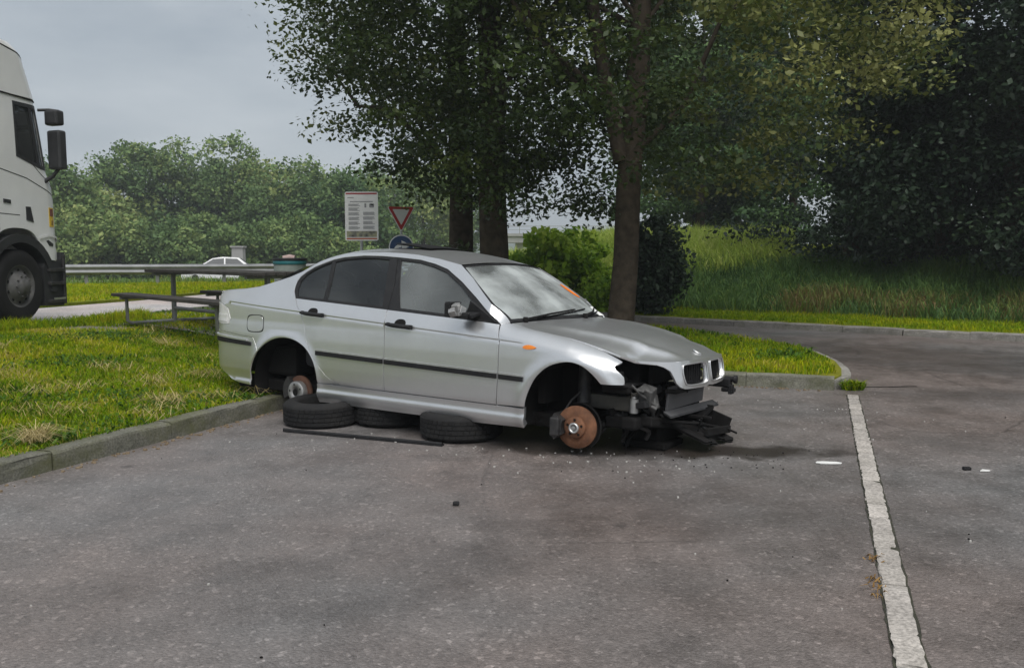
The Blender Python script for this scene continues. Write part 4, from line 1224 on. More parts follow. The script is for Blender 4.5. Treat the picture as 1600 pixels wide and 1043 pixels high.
def grass_patch(name, poly, zf, n, hmin, hmax, mat, seed, wd=.006, dens=None, tint=None, lean=(.2, .9), label=None):
    rng = np.random.default_rng(seed)
    c = scatter(poly, n, rng, dens)
    n = len(c)
    nz_ = VNoise(seed + 1, 12, (.8, 6)); nz2 = VNoise(seed + 2, 12, (2, 14))
    v = nz_(c[:, 0], c[:, 1]); v2 = nz2(c[:, 0], c[:, 1])
    P = np.column_stack([c, zf(c[:, 0], c[:, 1]) - .012])
    h = rng.uniform(hmin, hmax, n) * (1 + .45 * v)
    t = (tint(c[:, 0], c[:, 1], v, v2, rng) if tint else np.clip(.42 + .25 * v + .18 * v2 + rng.normal(0, .12, n), 0, .98))
    V, F, T = blades(P, np.maximum(h, .02), wd * rng.uniform(.6, 1.5, n), rng.uniform(*lean, n), t, rng)
    return put(name, mesh_np(name, V, F, False, T), mat, kind='stuff', label=label)

def vt(x, y, v, v2, rng):
    straw = (rng.random(len(x)) < np.clip(.06 + .22 * (v2 > .35) + .14 * (v > .45), 0, .5))
    t = np.clip(.36 + .30 * v + .20 * v2 + rng.normal(0, .11, len(x)), 0.0, .72)
    return np.where(straw, rng.uniform(.74, 1.0, len(x)), t)
VIN2 = inset_poly(VERGE, .13 if _ar > 0 else -.13)
near = [tuple(K0 + KD * 2.0 + KN * .105), tuple(K0 + KD * 9.6 + KN * .10), tuple(C0 - KD * 3.4 + KN * .11), tuple(C0 + KN * .10), tuple(C0 + KN * 3.2), (-6.2, 11.6), (-6.75, 12.3), (-8.6, 8.0), (-6.5, 3.5)]
grass_patch('grass', near, verge_z, 114000, .030, .085, M['grass'], 21, .0075, lambda x, y: np.clip(1.25 - (y - 5) / 13, .25, 1), vt, (.25, 1.3))
far_ = [tuple(C0 + np.array([.15, .15])), tuple(C0 + RD * 4.35 + np.array([0, .14])), (3.45, 9.1), (3.75, 10.2), (3.88, 11.6), (3.3, 12.95), (2.3, 14.1), (1.3, 15.3), (.2, 16.6), (-1.1, 18.2), (-2.5, 19.8), (-3.7, 21.0), (-4.7, 21.3), (-5.3, 18.4), (-5.45, 16.2), (-6.2, 14.0), (-6.5, 12.2), tuple(C0 + KN * 3.2)]
grass_patch('grass', far_, verge_z, 60000, .04, .11, M['grass'], 22, .010, lambda x, y: np.clip(1.3 - (y - 8) / 14, .3, 1), lambda x, y, v, v2, rng: np.clip(.40 + .28 * v + .18 * v2 + rng.normal(0, .12, len(x)), .0, .86))
# mown strip beyond the far kerb, then long rank grass on the bank, brown at its foot
def offs(d0, d1, lo=0, hi=None):
    A = np.array(FARK_X[lo:hi]); t = np.gradient(A, axis=0); t /= np.linalg.norm(t, axis=1)[:, None]; n = np.array([t[:, 1], -t[:, 0]]).T
    n *= np.where((n @ np.array([.5, .87])) < 0, -1, 1)[:, None]
    return [tuple(p) for p in A + n * d0] + [tuple(p) for p in (A + n * d1)[::-1]]
FARK_X = [(16, 5.5)] + FARK
grass_patch('grass', offs(.22, 2.05, 0, 9), bank_z, 34000, .04, .12, M['grass'], 23, .012, None, lambda x, y, v, v2, rng: np.clip(.40 + .2 * v + .12 * v2 + rng.normal(0, .1, len(x)), .02, .78))
def MEAD(x, y): return smoothstep(20.9, 30, y) * (.25 + .38 * smoothstep(2.5, 6, x * 27 / np.maximum(y, 1)))
def bt(x, y, v, v2, rng):
    d = seg_dist(np.column_stack([x, y]), np.array(FARK_X), False)
    br = np.clip(1.45 - (d - 1.9) / 1.15, 0, 1) * (v + .35 > rng.random(len(x)) * .9) * smoothstep(4.2, 6.5, x)
    return np.where(br > .45, rng.uniform(.72, 1.0, len(x)), np.clip(.35 + .25 * v + rng.normal(0, .13, len(x)), 0, .72))
grass_patch('bank_grass', offs(1.9, 5.8, 0, 9), bank_z, 52000, .20, .50, M['bank_grass'], 24, .016, None, bt, (.3, 1.1))
# bright meadow seen through the gap behind the island
grass_patch('meadow_grass', [(.8, 22), (6.5, 20.8), (11, 34), (-1, 34)], lambda x, y: bank_z(x, y) + MEAD(x, y), 34000, .30, .75, M['meadow'], 25, .028, None, lambda x, y, v, v2, rng: np.clip(.5 + .3 * v + rng.normal(0, .2, len(x)), 0, 1))
sheet('meadow_bank', [(.5, 21.6), (5.8, 20.6), (14, 34), (40, 60), (-10, 60), (-1.5, 34)], lambda x, y: bank_z(x, y) + MEAD(x, y) - .03, M['field'], 1.4)
# rougher grass between lane and motorway
grass_patch('grass', [(-9.1, 15.7), (-8.2, 18.4), (-7.5, 22), (-6.4, 25.5), (-3.6, 25.6), (-4.6, 31), (-22, 27), (-16, 17)], lambda x, y: base_z(x, y) + .05, 42000, .05, .14, M['grass'], 26, .02, None, lambda x, y, v, v2, rng: np.clip(.50 + .16 * v + .1 * v2 + rng.normal(0, .1, len(x)), 0, .8))
grass_patch('meadow_grass', [(-22, 25.5), (-3.8, 29), (-4, 34), (-26, 33)], lambda x, y: base_z(x, y) + .05, 14000, .15, .40, M['bank_grass'], 27, .03, None, lambda x, y, v, v2, rng: np.clip(.6 + .2 * v + rng.normal(0, .12, len(x)), 0, .8))
# uncut grass along the edge of the lorry lane
grass_patch('grass', [(-9.6, 6.0), (-7.0, 11.6), (-6.5, 12.9), (-6.0, 14.0), (-5.5, 13.2), (-6.2, 11.6), (-8.6, 6.0)], verge_z, 14000, .08, .20, M['grass'], 28, .010, None, lambda x, y, v, v2, rng: np.clip(.38 + .2 * v + rng.normal(0, .12, len(x)), 0, .8))
# broad leaved weeds among the grass
def weed_d(x, y): return np.clip(VNoise(91, 10, (1.2, 5))(x, y) * 1.2 - .15, .02, 1)
grass_patch('lawn_weeds', near, lambda x, y: verge_z(x, y) + .015, 5200, .03, .07, M['weed'], 93, .026, weed_d, lambda x, y, v, v2, rng: np.clip(rng.normal(.4, .25, len(x)), 0, 1), (.8, 1.8))
grass_patch('lawn_weeds', far_, lambda x, y: verge_z(x, y) + .02, 2600, .04, .09, M['weed'], 94, .03, weed_d, lambda x, y, v, v2, rng: np.clip(rng.normal(.4, .25, len(x)), 0, 1), (.8, 1.8))
# tuft at the end of the pale strip
def tuft(name, label, c, r, n, hmin, hmax, mat, seed, lo=.0, hi=.6, group=None):
    rng = np.random.default_rng(seed)
    a = rng.uniform(0, 6.28, n); q = r * np.sqrt(rng.random(n)); P = np.column_stack([np.cos(a) * q, np.sin(a) * q * .7, np.full(n, -.01)])
    V, F, T = blades(P, rng.uniform(hmin, hmax, n), np.full(n, .012), rng.uniform(.3, 1.2, n), rng.uniform(lo, hi, n), rng)
    o = put(name, mesh_np(name, V, F, False, T), mat, None, label, 'weed', group); o.location = c
    return o
tuft('weed', 'green grass tuft growing where the pale block strip meets the island kerb', (3.47, 8.72, .0), .11, 420, .06, .17, M['grass'], 31)
M['hay'] = mat_leaf('dry_clippings', [(0, (.30, .24, .10)), (.6, (.44, .36, .17)), (1, (.58, .49, .28))], .2, .8, .1)
def clippings(name, label, c, r, n, seed, ht=.05, cat='hay', kind=None, group=None):
    rng = np.random.default_rng(seed)
    a = rng.uniform(0, 6.28, n); q = r * rng.random(n) ** .6
    P = np.column_stack([np.cos(a) * q, np.sin(a) * q, .01 + ht * (1 - (q / r) ** 2) * rng.random(n)])
    V, F, T = blades(P, rng.uniform(.04, .14, n), np.full(n, .005), rng.uniform(1.4, 3.2, n), rng.random(n), rng)
    V[:, 2] = np.maximum(V[:, 2], .004)
    o = put(name, mesh_np(name, V, F, False, T), M['hay'], None, label, cat, group, kind); o.location = c
    return o
def vp(x, y): return (x, y, float(verge_z(np.array([x]), np.array([y]))[0]) + .03)
clippings('hay_clump', 'straw coloured clump of dried grass cuttings lying on the left kerb edge', (-3.17, 5.66, .135), .075, 260, 41, .07)
cl = [(-4.1, 6.35), (-3.5, 6.5), (-4.4, 6.9), (-2.9, 7.1), (-3.3, 7.9), (-2.55, 7.3), (-4.8, 7.9), (-3.9, 8.4), (-2.95, 8.3), (-3.1, 9.6), (-4.1, 10.2), (-5.6, 9.2), (-2.55, 8.9), (-4.6, 11.3), (-2.75, 6.6), (-3.9, 7.3)]
V_, F_, T_ = [], [], []
for i, (x, y) in enumerate(cl):
    rng = np.random.default_rng(50 + i); n = 60
    a = rng.uniform(0, 6.28, n); q = rng.uniform(.15, .5) * rng.random(n) ** .6; el = rng.uniform(0, 3.14)
    px_, py_ = np.cos(a) * q, np.sin(a) * q * .45
    X = x + px_ * math.cos(el) - py_ * math.sin(el); Y = y + px_ * math.sin(el) + py_ * math.cos(el)
    P = np.column_stack([X, Y, verge_z(X, Y) + rng.uniform(.02, .065, n)])
    v, f, t = blades(P, rng.uniform(.04, .13, n), np.full(n, .0055), rng.uniform(1.4, 3.0, n), rng.random(n) * .8, rng)
    F_.append(f + sum(len(q_) for q_ in V_)); V_.append(v); T_.append(t)
put('hay', mesh_np('hay', np.concatenate(V_), np.concatenate(F_), False, np.concatenate(T_)), M['hay'], kind='stuff')

def leaf_cloud(C, rad, n, size, rng, tint0, flat=.65, tj=.12, updown=.35):
    """leaves spread through clumps: C (k,3) clump centres, rad (k,), n leaves per clump"""
    k = len(C)
    d = rng.normal(0, 1, (k, n, 3)); d /= np.linalg.norm(d, axis=2)[:, :, None] + 1e-9
    r = rng.random((k, n, 1)) ** .45
    P = C[:, None, :] + d * r * rad[:, None, None] * np.array([1, 1, flat])
    P = P.reshape(-1, 3); m = len(P)
    nrm = rng.normal(0, 1, (m, 3)) + np.array([0, 0, updown * 2]) + d.reshape(-1, 3) * .6
    nrm /= np.linalg.norm(nrm, axis=1)[:, None]
    a = np.cross(nrm, rng.normal(0, 1, (m, 3))); a /= np.linalg.norm(a, axis=1)[:, None] + 1e-9
    b = np.cross(nrm, a)
    s = size * np.clip(rng.lognormal(0, .30, (m, 1)), .45, 1.5)
    V = np.stack([P - a * s * .55, P + b * s * .36 - nrm * s * .06, P + a * s * .6, P - b * s * .36 - nrm * s * .06], 1).reshape(-1, 3)
    q = (np.arange(m) * 4)[:, None]
    F = np.concatenate([q + [0, 1, 2], q + [0, 2, 3]])
    t = np.clip(np.repeat(tint0, n) + rng.normal(0, tj, m), 0, 1)
    return V, F, np.repeat(t, 4)

def limb_path(p0, p1, rng, k=6, wob=.06, sag=0.0):
    p0, p1 = np.array(p0, float), np.array(p1, float); L = np.linalg.norm(p1 - p0)
    t = np.linspace(0, 1, k)
    W = rng.normal(0, wob * L, (k, 3)); W[0] = 0; W[-1] *= .5
    return [tuple(p0 + (p1 - p0) * u + W[i] * math.sin(math.pi * u) + np.array([0, 0, sag * L * math.sin(math.pi * u)])) for i, u in enumerate(t)]

def tree(name, label, loc, h, r0, crown, leaf, mat, seed, cat='tree', group=None, n_clump=160, per=90, low=2.2, limbs=9, clump=.75, tint=.45, trunk_h=None, lean=(0, 0), drop=None, lit_side=None, bark=None, flat=.6, shell=.55, box=False, fork=None, updown=.35):
    """crown: (rx, ry, z_centre, rz) relative to the foot"""
    rng = np.random.default_rng(seed)
    root = thing(name, label, cat, loc, (0, 0, 0), group)
    rx, ry, zc, rz = crown
    th = trunk_h or h * .8
    mb = MB()
    tp = [(lean[0] * u + rng.normal(0, .03) * (u > 0), lean[1] * u + rng.normal(0, .03) * (u > 0), -.15 + (th + .15) * u) for u in np.linspace(0, 1, 9)]
    tr = [r0 * f for f in (1.35, 1.04, .96, .88, .78, .66, .52, .36, .18)]
    tp.insert(1, (0, 0, .18)); tr.insert(1, r0 * 1.12)
    mb.tube(tp, tr, 14)
    me = mb.mesh('trunk')
    for v in me.vertices:
        f = 1 + .05 * math.sin(v.co.z * 9 + math.atan2(v.co.y, v.co.x) * 5) + rng.normal(0, .018)
        v.co.x *= f; v.co.y *= f
    put('trunk', me, bark or M['bark'], root)
    if fork:
        MB().tube([(0, 0, fork[2]), (fork[0] * .35, fork[1], fork[2] + .9), (fork[0] * .8, fork[1], fork[2] + 2.2), (fork[0], fork[1], fork[2] + 4.5)], [r0 * .72, r0 * .62, r0 * .52, r0 * .3], 12).build('second_stem', bark or M['bark'], root)
    # clump centres: more towards the outside, none below 'low'
    C = []
    while len(C) < n_clump:
        d = rng.normal(0, 1, 3); d /= np.linalg.norm(d)
        if box: d[2] = rng.uniform(-1, 1); d[:2] *= .95 / (np.hypot(d[0], d[1]) + 1e-6) * (1 - .35 * max(0, d[2]) ** 3)
        r = rng.random() ** (1 / 3 if shell < .3 else shell * .5)
        p = np.array([d[0] * rx * r, d[1] * ry * r, zc + d[2] * rz * (r if not box else 1)])
        lo = low if np.isscalar(low) else low(p)
        if p[2] < lo: continue
        if drop is not None and drop(p, rng): continue
        C.append(p)
    C = np.array(C)
    for i in range(limbs):
        c = max((C[rng.integers(len(C))] for _ in range(3)), key=lambda q: q[2] - .25 * np.hypot(q[0], q[1]))
        z0 = min(max(low * .8 if np.isscalar(low) else 1.8, c[2] - np.hypot(c[0], c[1]) * .95), th * .9)
        z0 = max(z0, th * .22)
        st = (lean[0] * z0 / th, lean[1] * z0 / th, z0)
        u = z0 / th; rr_ = r0 * (1 - .75 * u) * .34
        lp = limb_path(st, c, rng, 6, .05, .05)
        MB().tube(lp, list(np.linspace(rr_, .012, 6)), 7).build('limb', bark or M['bark'], root)
    R_ = clump * rng.uniform(.65, 1.35, len(C))
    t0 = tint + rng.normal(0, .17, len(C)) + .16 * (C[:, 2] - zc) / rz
    if lit_side: t0 = t0 + np.array([lit_side(p) for p in C])
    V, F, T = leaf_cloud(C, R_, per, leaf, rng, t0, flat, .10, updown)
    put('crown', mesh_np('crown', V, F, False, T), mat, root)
    return root

def gzv(x, y): return float(verge_z(np.array([x]), np.array([y]))[0]) - .02
def gzb(x, y): return float(bank_z(np.array([x]), np.array([y]))[0]) - .03
# three limes on the island
tree('lime_tree', 'lime tree whose brown trunk stands right behind the windscreen of the silver car', (1.66, 13.2, gzv(1.66, 13.2)), 12.5, .185, (4.9, 4.2, 6.5, 5.0), .072, M['linden'], 101, group='lime trees on the grass island', n_clump=580, per=150, low=lambda p: 2.15 + .06 * abs(p[0]) if p[0] > 0 else 1.75 + .04 * abs(p[0]), limbs=16, clump=.66, tint=.34, flat=.40, updown=.7, lit_side=lambda p: .47 * smoothstep(.3, 1.4, p[0]) * (p[1] < 1.2) + .10 * smoothstep(2.2, 3.2, p[0]), lean=(.45, .1), fork=(-.55, .1, 2.6))  # right, near side lightened: daylight painted into the leaf tint
tree('lime_tree', 'thick dark lime tree trunk rising just behind the car roof, right of the pair', (-.335, 15.2, gzv(-.335, 15.2)), 13.5, .25, (3.7, 4.0, 7.2, 5.4), .078, M['linden'], 102, group='lime trees on the grass island', n_clump=440, per=140, flat=.45, updown=.7, low=lambda p: (1.8 if p[0] > 0 else 2.15) + .10 * abs(p[0]), limbs=15, clump=.75, tint=.40)
tree('lime_tree', 'slimmer dark lime trunk behind the car roof, next to the give way sign', (-1.05, 17.6, gzv(-1.05, 17.6)), 13, .235, (3.6, 3.8, 7.2, 5.2), .082, M['linden'], 103, group='lime trees on the grass island', n_clump=400, per=135, flat=.45, updown=.7, low=lambda p: 2.3 + .10 * abs(p[0] + 1.2), limbs=14, clump=.78, tint=.44)

# dark wall of trees beyond the drive lane
wall = [(8.2, 38, 14, 3.8), (9.9, 19.8, 12, 2.9), (10.5, 18.2, 13, 3.0), (11.8, 16.6, 12, 3.0), (8.8, 22.5, 14, 3.4), (12.2, 20.0, 14, 3.3), (14.4, 14.6, 12, 3.0), (12.6, 39, 14, 3.8), (15.6, 18.2, 14, 3.4), (16.8, 12.2, 12, 3.0), (11, 26, 15, 3.6)]
wl = ['tall leafy tree far behind the bright meadow, above the gap', 'dark leafy tree behind the long grass of the bank, second from the meadow gap', 'dark overhanging tree in the middle of the tree wall', 'dark tree standing above the brown dead growth on the bank', 'tall dark tree in the second row, behind the middle of the tree wall', 'tall dark tree in the second row towards the right edge', 'dark tree at the right edge of the picture above the kerb blocks', 'broad tree deep behind the meadow, at the left edge of the dark wood', 'tall dark tree far back at the right edge', 'dark tree beyond the right edge of the lane bend', 'tallest dark tree at the back of the wood']
for i, (x, y, h, r) in enumerate(wall):
    tree('woodland_tree', wl[i], (x, y, gzb(x, y)), h, .20, (r, r, h * .50, h * .50), .105 if i not in (0, 7) else .17, M['dark_leaf'] if i not in (0, 7) else M['far_leaf'], 200 + i, group='dark trees along the bank', n_clump=330 if i in (0, 1, 2, 3, 6, 7) else 150, per=128 if i in (0, 1, 2, 3, 6, 7) else 75, low=.15, limbs=5, clump=.9, tint=.42 if i not in (0, 7) else .16, trunk_h=h * .75, shell=.6, box=True, flat=.42, updown=.6)
# shrubs
def shrub(name, label, loc, rx, ry, h, leaf, mat, seed, n_clump=60, per=90, tint=.5, group=None, clump=.30):
    rng = np.random.default_rng(seed)
    root = thing(name, label, 'shrub', loc, (0, 0, 0), group)
    mb = MB()
    C = []
    while len(C) < n_clump:
        d = rng.normal(0, 1, 3); d /= np.linalg.norm(d); r = rng.random() ** .4
        p = np.array([d[0] * rx * r, d[1] * ry * r, h * .5 + d[2] * h * .5 * r])
        if p[2] > .05: C.append(p)
    C = np.array(C)
    for i in range(9):
        c = C[rng.integers(len(C))]
        mb.tube(limb_path((rng.normal(0, .06), rng.normal(0, .06), -.05), c, rng, 5, .05), list(np.linspace(.018, .005, 5)), 5)
    mb.build('stems', M['bark'], root)
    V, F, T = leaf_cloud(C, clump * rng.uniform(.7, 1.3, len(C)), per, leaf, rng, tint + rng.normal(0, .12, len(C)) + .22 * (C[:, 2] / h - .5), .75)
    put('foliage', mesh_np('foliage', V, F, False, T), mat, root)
    return root
hw = [(10.0, 22.2, 'mid left'), (10.4, 20.2, 'mid'), (12.4, 18.4, 'mid right'), (14.2, 17.0, 'right'), (16.0, 15.0, 'far right'), (13.8, 22.0, 'back'), (10.8, 24.5, 'back left')]
hn = ['tall dark undergrowth behind the overhanging middle tree', 'dark undergrowth filling the middle of the wood', 'dark undergrowth between the two right hand trees', 'dark undergrowth behind the tree at the right edge', 'dark undergrowth beyond the right edge of the picture', 'dark undergrowth deep in the wood towards the right', 'dark undergrowth deep in the wood towards the left']
for i, (x, y, _) in enumerate(hw):
    shrub('undergrowth', hn[i], (x, y, gzb(x, y)), 1.9, 1.1, 5.2, .13, M['dark_leaf'], 330 + i, 120, 80, .38, 'undergrowth in the dark wood', .6)
def bz(x, y): return float(base_z(np.array([x]), np.array([y]))[0])
shrub('shrub', 'bright green leafy shrub left of the near lime trunk, behind the windscreen', (1.15, 20.0, gzb(1.25, 20.2) - .1), 1.35, .9, 1.9, .125, M['bush_leaf'], 301, 90, 85, .5)
shrub('shrub', 'black green shrub close to the right side of the near lime trunk', (2.95, 17.9, gzb(3.0, 17.9)), .62, .6, 1.95, .085, M['dark_leaf'], 302, 120, 80, .28)
shrub('shrub', 'dark shoots round the foot of the slimmer lime trunk', (-1.25, 16.9, gzv(-1.25, 16.9)), .55, .5, 1.35, .10, M['linden'], 303, 34, 60, .45)
shrub('shrub', 'spreading yellow green undergrowth left of the near lime trunk', (2.2, 18.9, gzb(2.2, 18.9) - .2), .8, .6, .9, .09, M['bush_leaf'], 307, 40, 70, .4)
# ------------------------------------------------------------------ far tree line beyond the motorway
HAZE = .0014
def at(px, y, z=0.0):   # a point y metres ahead, under the given column of the photograph
    return (px - 800) / 1350 * y
line = [(30, 62, 9.0, 3.6), (108, 60, 7.2, 2.6), (158, 64, 6.0, 2.8), (208, 72, 10.4, 3.4), (258, 74, 11.0, 3.6), (312, 76, 10.4, 3.7), (366, 74, 11.3, 2.9), (415, 76, 9.3, 3.6), (455, 70, 8.9, 3.6), (505, 74, 8.2, 3.6), (548, 68, 7.8, 3.4), (600, 80, 9.8, 4.0), (662, 84, 11.0, 4.0), (712, 92, 9.5, 3.6), (-40, 60, 10, 4)]
fl = ['broad tree beyond the motorway, half behind the white lorry cab', 'feathery tree with thin tips just right of the lorry mirror', 'low dark tree in the dip of the far tree line', 'first of the tall rounded trees above the motorway', 'tall rounded tree left of the middle of the far tree line', 'tallest rounded tree above the passing white car', 'tall forked tree with a light gap beside its top', 'green tree right of the forked tree in the far line', 'broad paler tree above the grey pillar and green bin', 'rounded tree behind the white notice board', 'smaller tree between the notice board and the give way sign', 'grey green tree behind the give way sign', 'hazy tree between give way sign and lime trunks', 'hazy far tree seen between the two dark lime trunks', 'tree hidden behind the lorry at the left end']
for i, (px, y, h, r) in enumerate(line):
    x = at(px, y)
    tree('far_tree', fl[i], (x, y, bz(x, y) - .1), h, .22, (r, r * .9, h * .54, h * .50), .27, M['far_leaf'], 400 + i, group='trees beyond the motorway', n_clump=115, per=100, low=.6, limbs=5, clump=1.15, tint=.46 + .30 * ((i * 7) % 5 - 2) / 2, trunk_h=h * .8, flat=.75, shell=.7)
for k, (px, y, h, r, lb) in enumerate([(1085, 41, 12, 3.4, 'pale green far tree left of the dark wood, above the meadow'), (1165, 43, 12.5, 3.6, 'pale green far tree above the right part of the meadow gap')]):
    tree('far_tree', lb, (at(px, y), y, 1.0), h, .2, (r, r, h * .5, h * .5), .24, M['far_leaf'], 440 + k, n_clump=190, per=90, low=.3, limbs=4, clump=.95, tint=.62, shell=.7)
bl = [(70, 57), (140, 56), (205, 58), (262, 57), (318, 60), (380, 62), (430, 60), (480, 62), (535, 62), (590, 70)]
bn = ['lorry bumper', 'guard rail start', 'left table end', 'table top', 'passing car', 'grey pillar', 'green bin', 'car boot', 'notice board', 'round arrow sign']
for i, (px, y) in enumerate(bl):
    x = at(px, y)
    shrub('roadside_bush', 'rounded green bush on the motorway bank, above the ' + bn[i], (x, y, bz(x, y) - .1), 3.2, 2.0, 3.9 + .7 * math.sin(i * 2.1), .23, M['far_leaf'], 450 + i, 70, 95, .52 + .1 * math.sin(i * 1.7), 'bushes on the motorway bank', .85)
# hill and overpass in the distance
def mat_far(name, c1, c2): return mat_noise(name, c1, c2, .05, .95, .0, spec=.1)
mb = MB()
mb.grid(lambda u, v: (-120 + 330 * u, 420 + 160 * v, -2 + (17 * math.exp(-((u - .50) / .09) ** 2) + 13 * math.exp(-((u - .30) / .12) ** 2) + 14 * math.exp(-((u - .72) / .14) ** 2) + 1.0 * math.sin(u * 60)) * math.sin(math.pi * min(1, v * .5 + .02))), 80, 10)
mb.build('hill', mat_far('distant_wood', (.10, .13, .11), (.15, .18, .14)), kind='structure')
ov = thing('overpass', 'grey concrete bridge deck with thin railing far behind the lime trunks', 'bridge', (-8, 118, 0))
M['far_concrete'] = mat_noise('far_concrete', (.25, .25, .25), (.34, .34, .33), .6, .85, .1)
MB().box((0, 0, 3.05), (54, 7, .95)).box((0, -3.6, 3.6), (54, .25, .35)).build('deck', M['far_concrete'], ov)
for x in (-20, -7, 9, 22): MB().box((x, 0, 1.0), (1.1, 5, 3.2)).build('pier', M['far_concrete'], ov)
mb = MB()
for k in range(28): mb.box((-27 + 2 * k, -3.6, 4.25), (.08, .08, .95))
mb.box((0, -3.6, 4.72), (54, .08, .08)); mb.box((0, -3.6, 4.25), (54, .05, .05))
mb.build('railing', M['grey_metal'], ov)

# guard rail
gr = thing('guard_rail', 'grey steel guard rail running along the motorway behind the picnic table', 'guard rail', (-12.5, 24.2, 0))
P0, P1 = np.array([-26., 19.5]), np.array([6., 34.5])
gd = (P1 - P0) / np.linalg.norm(P1 - P0); gn = np.array([gd[1], -gd[0]])
prof = [(0, .0), (.035, .03), (.075, .05), (.080, .09), (.03, .13), (.03, .18), (.080, .22), (.075, .26), (.035, .28), (0, .31)]
L = np.linalg.norm(P1 - P0)
M['zinc'] = mat_noise('weathered_zinc', (.16, .165, .17), (.27, .275, .28), 3, .5, .1, metal=.45)
k = 9
for i in range(k):
    a = P0 + gd * L * i / k; b = P0 + gd * L * (i + 1) / k
    vs = []
    for p in (a, b):
        z0 = bz(p[0], p[1]) + .36
        for (d, z) in prof: vs.append((p[0] + gn[0] * d + 12.5, p[1] + gn[1] * d - 24.2, z0 + z + .004 * (i % 2)))
    n = len(prof)
    MB().add(vs, [(j, j + 1, n + j + 1, n + j) for j in range(n - 1)], True).build('rail_beam', M['zinc'], gr)
for i in range(18):
    p = P0 + gd * (L * (i + .5) / 18); z = bz(p[0], p[1])
    MB().box((p[0] - gn[0] * .06 + 12.5, p[1] - gn[1] * .06 - 24.2, z + .26), (.10, .06, .78), Matrix.Rotation(math.atan2(gd[1], gd[0]), 3, 'Z')).build('rail_post', M['zinc'], gr)
# damp air: one even box round everything
hz, hnt, hb_ = new_mat('damp_air')
hnt.nodes.remove(hb_)
vp_ = N(hnt, 'ShaderNodeVolumePrincipled', Density=HAZE)
vp_.inputs['Color'].default_value = (.86, .91, .95, 1)
vp_.inputs['Anisotropy'].default_value = .2
hnt.links.new(vp_.outputs[0], hnt.nodes['Material Output'].inputs['Volume'])
MB().box((30, 900, 14), (3600, 3200, 34)).build('haze', hz, kind='stuff')
# ------------------------------------------------------------------ white lorry on the left
M['truck_white'] = mat_noise('white_cab_paint', (.72, .73, .73), (.80, .805, .80), 2.5, .32, .02, spec=.5, coat=.5)
M['cab_black'] = mat_noise('black_cab_plastic', (.016, .017, .019), (.034, .035, .037), 8, .55, .15)
TRZ = math.atan2(.99, .12)
truck = thing('truck', 'white high roofed lorry cab cut off by the left edge of the picture', 'lorry', (-8.14128, 12.3444, .37), (0, 0, TRZ))
W2 = 1.25
def cab_w(x, z):
    """half width of the cab: rounded at the front corners and drawn in towards the roof"""
    w_ = W2 - .05 * smoothstep(2.2, 4.0, z) - .07 * smoothstep(3.8, 4.08, z)
    xf = cab_front(z)
    d = np.clip((xf - x) / .30, 0, 1)
    return w_ - .22 * (1 - np.sqrt(np.clip(1 - (1 - d) ** 2, 0, 1)))
def cab_front(z): return np.interp(z, [.2, 1.04, 1.06, 1.66, 2.0, 2.17, 3.17, 3.41, 3.78, 3.93, 4.02, 4.06], [.97, .97, .95, .95, .91, .80, .64, .56, .42, .20, -.25, -.60])
def cab_pos(q): return np.stack([q[:, 0], -cab_w(q[:, 0], q[:, 1]), q[:, 1]], -1)
_cn = fd_nor(cab_pos, (0, -1, .1))
def cab_part(name, poly, mat, off=0, th=.02, holes=(), h=.06, par=None, sides=(-1, 1)):
    V2, F = tri_poly(poly, holes, h)
    return both(name, *panel_mesh(name, V2, F, cab_pos, _cn, th, off), mat, par or truck, sides)
front_edge = [(float(cab_front(z)) - .004, z) for z in np.linspace(.93, 3.18, 26)]
win = [(.035, 2.375), (.035, 3.085), (.535, 3.085), (.645, 2.235), (.50, 2.25)]
arch_t = [tuple(p) for p in catmull([(-.62, .90), (-.55, 1.10), (-.42, 1.27), (-.25, 1.345), (0, 1.36), (.22, 1.325), (.37, 1.21), (.455, 1.04), (.545, .925)], 5)]
side = [(-2.3, .90)] + arch_t + [(.84, .885)] + front_edge + [(-2.3, 3.19)]
cab_part('cab_side', side, M['truck_white'], 0, .03, [win], .07)
MB().grid(lambda u, v: (cab_front(.90 + 2.28 * u) - .30 * abs(2 * v - 1) ** 6 - .004, (2 * v - 1) * float(cab_w(cab_front(.9 + 2.28 * u) - .30 * abs(2 * v - 1) ** 6 - .004, .90 + 2.28 * u)), .90 + 2.28 * u), 20, 24).build('cab_front', M['truck_white'], truck)
# roof fairing in two steps
fair = [(-2.3, 3.20)] + [(float(cab_front(z)) - .006, z) for z in np.linspace(3.20, 4.06, 16)] + [(-2.3, 4.12)]
cab_part('roof_fairing', fair, M['truck_white'], .012, .04, (), .06)
MB().grid(lambda u, v: (-2.3 + 1.75 * u, (2 * v - 1) * float(cab_w(-2.3 + 1.75 * u, 4.05)), 4.115 - .05 * u + .05 * (1 - abs(2 * v - 1) ** 3)), 8, 10).build('roof_top', M['truck_white'], truck)
MB().grid(lambda u, v: (float(cab_front(3.2 + .86 * u)) - .30 * abs(2 * v - 1) ** 6 - .006, (2 * v - 1) * float(cab_w(cab_front(3.2 + .86 * u) - .30 * abs(2 * v - 1) ** 6, 3.2 + .86 * u)), 3.2 + .86 * u), 14, 20).build('fairing_front', M['truck_white'], truck)
MB().box((-2.29, 0, 2.50), (.03, 2.32, 3.18)).build('cab_back', M['truck_white'], truck)
M['seam'] = M['dull_black']
def line_part(name, pts, wd, mat, off, par=None):
    P = np.array(pts); t = np.gradient(P, axis=0); t /= np.linalg.norm(t, axis=1)[:, None]; n = np.column_stack([-t[:, 1], t[:, 0]])
    cab_part(name, [tuple(p) for p in P + n * wd / 2] + [tuple(p) for p in (P - n * wd / 2)[::-1]], mat, off, .006, (), .08, par, (-1,))
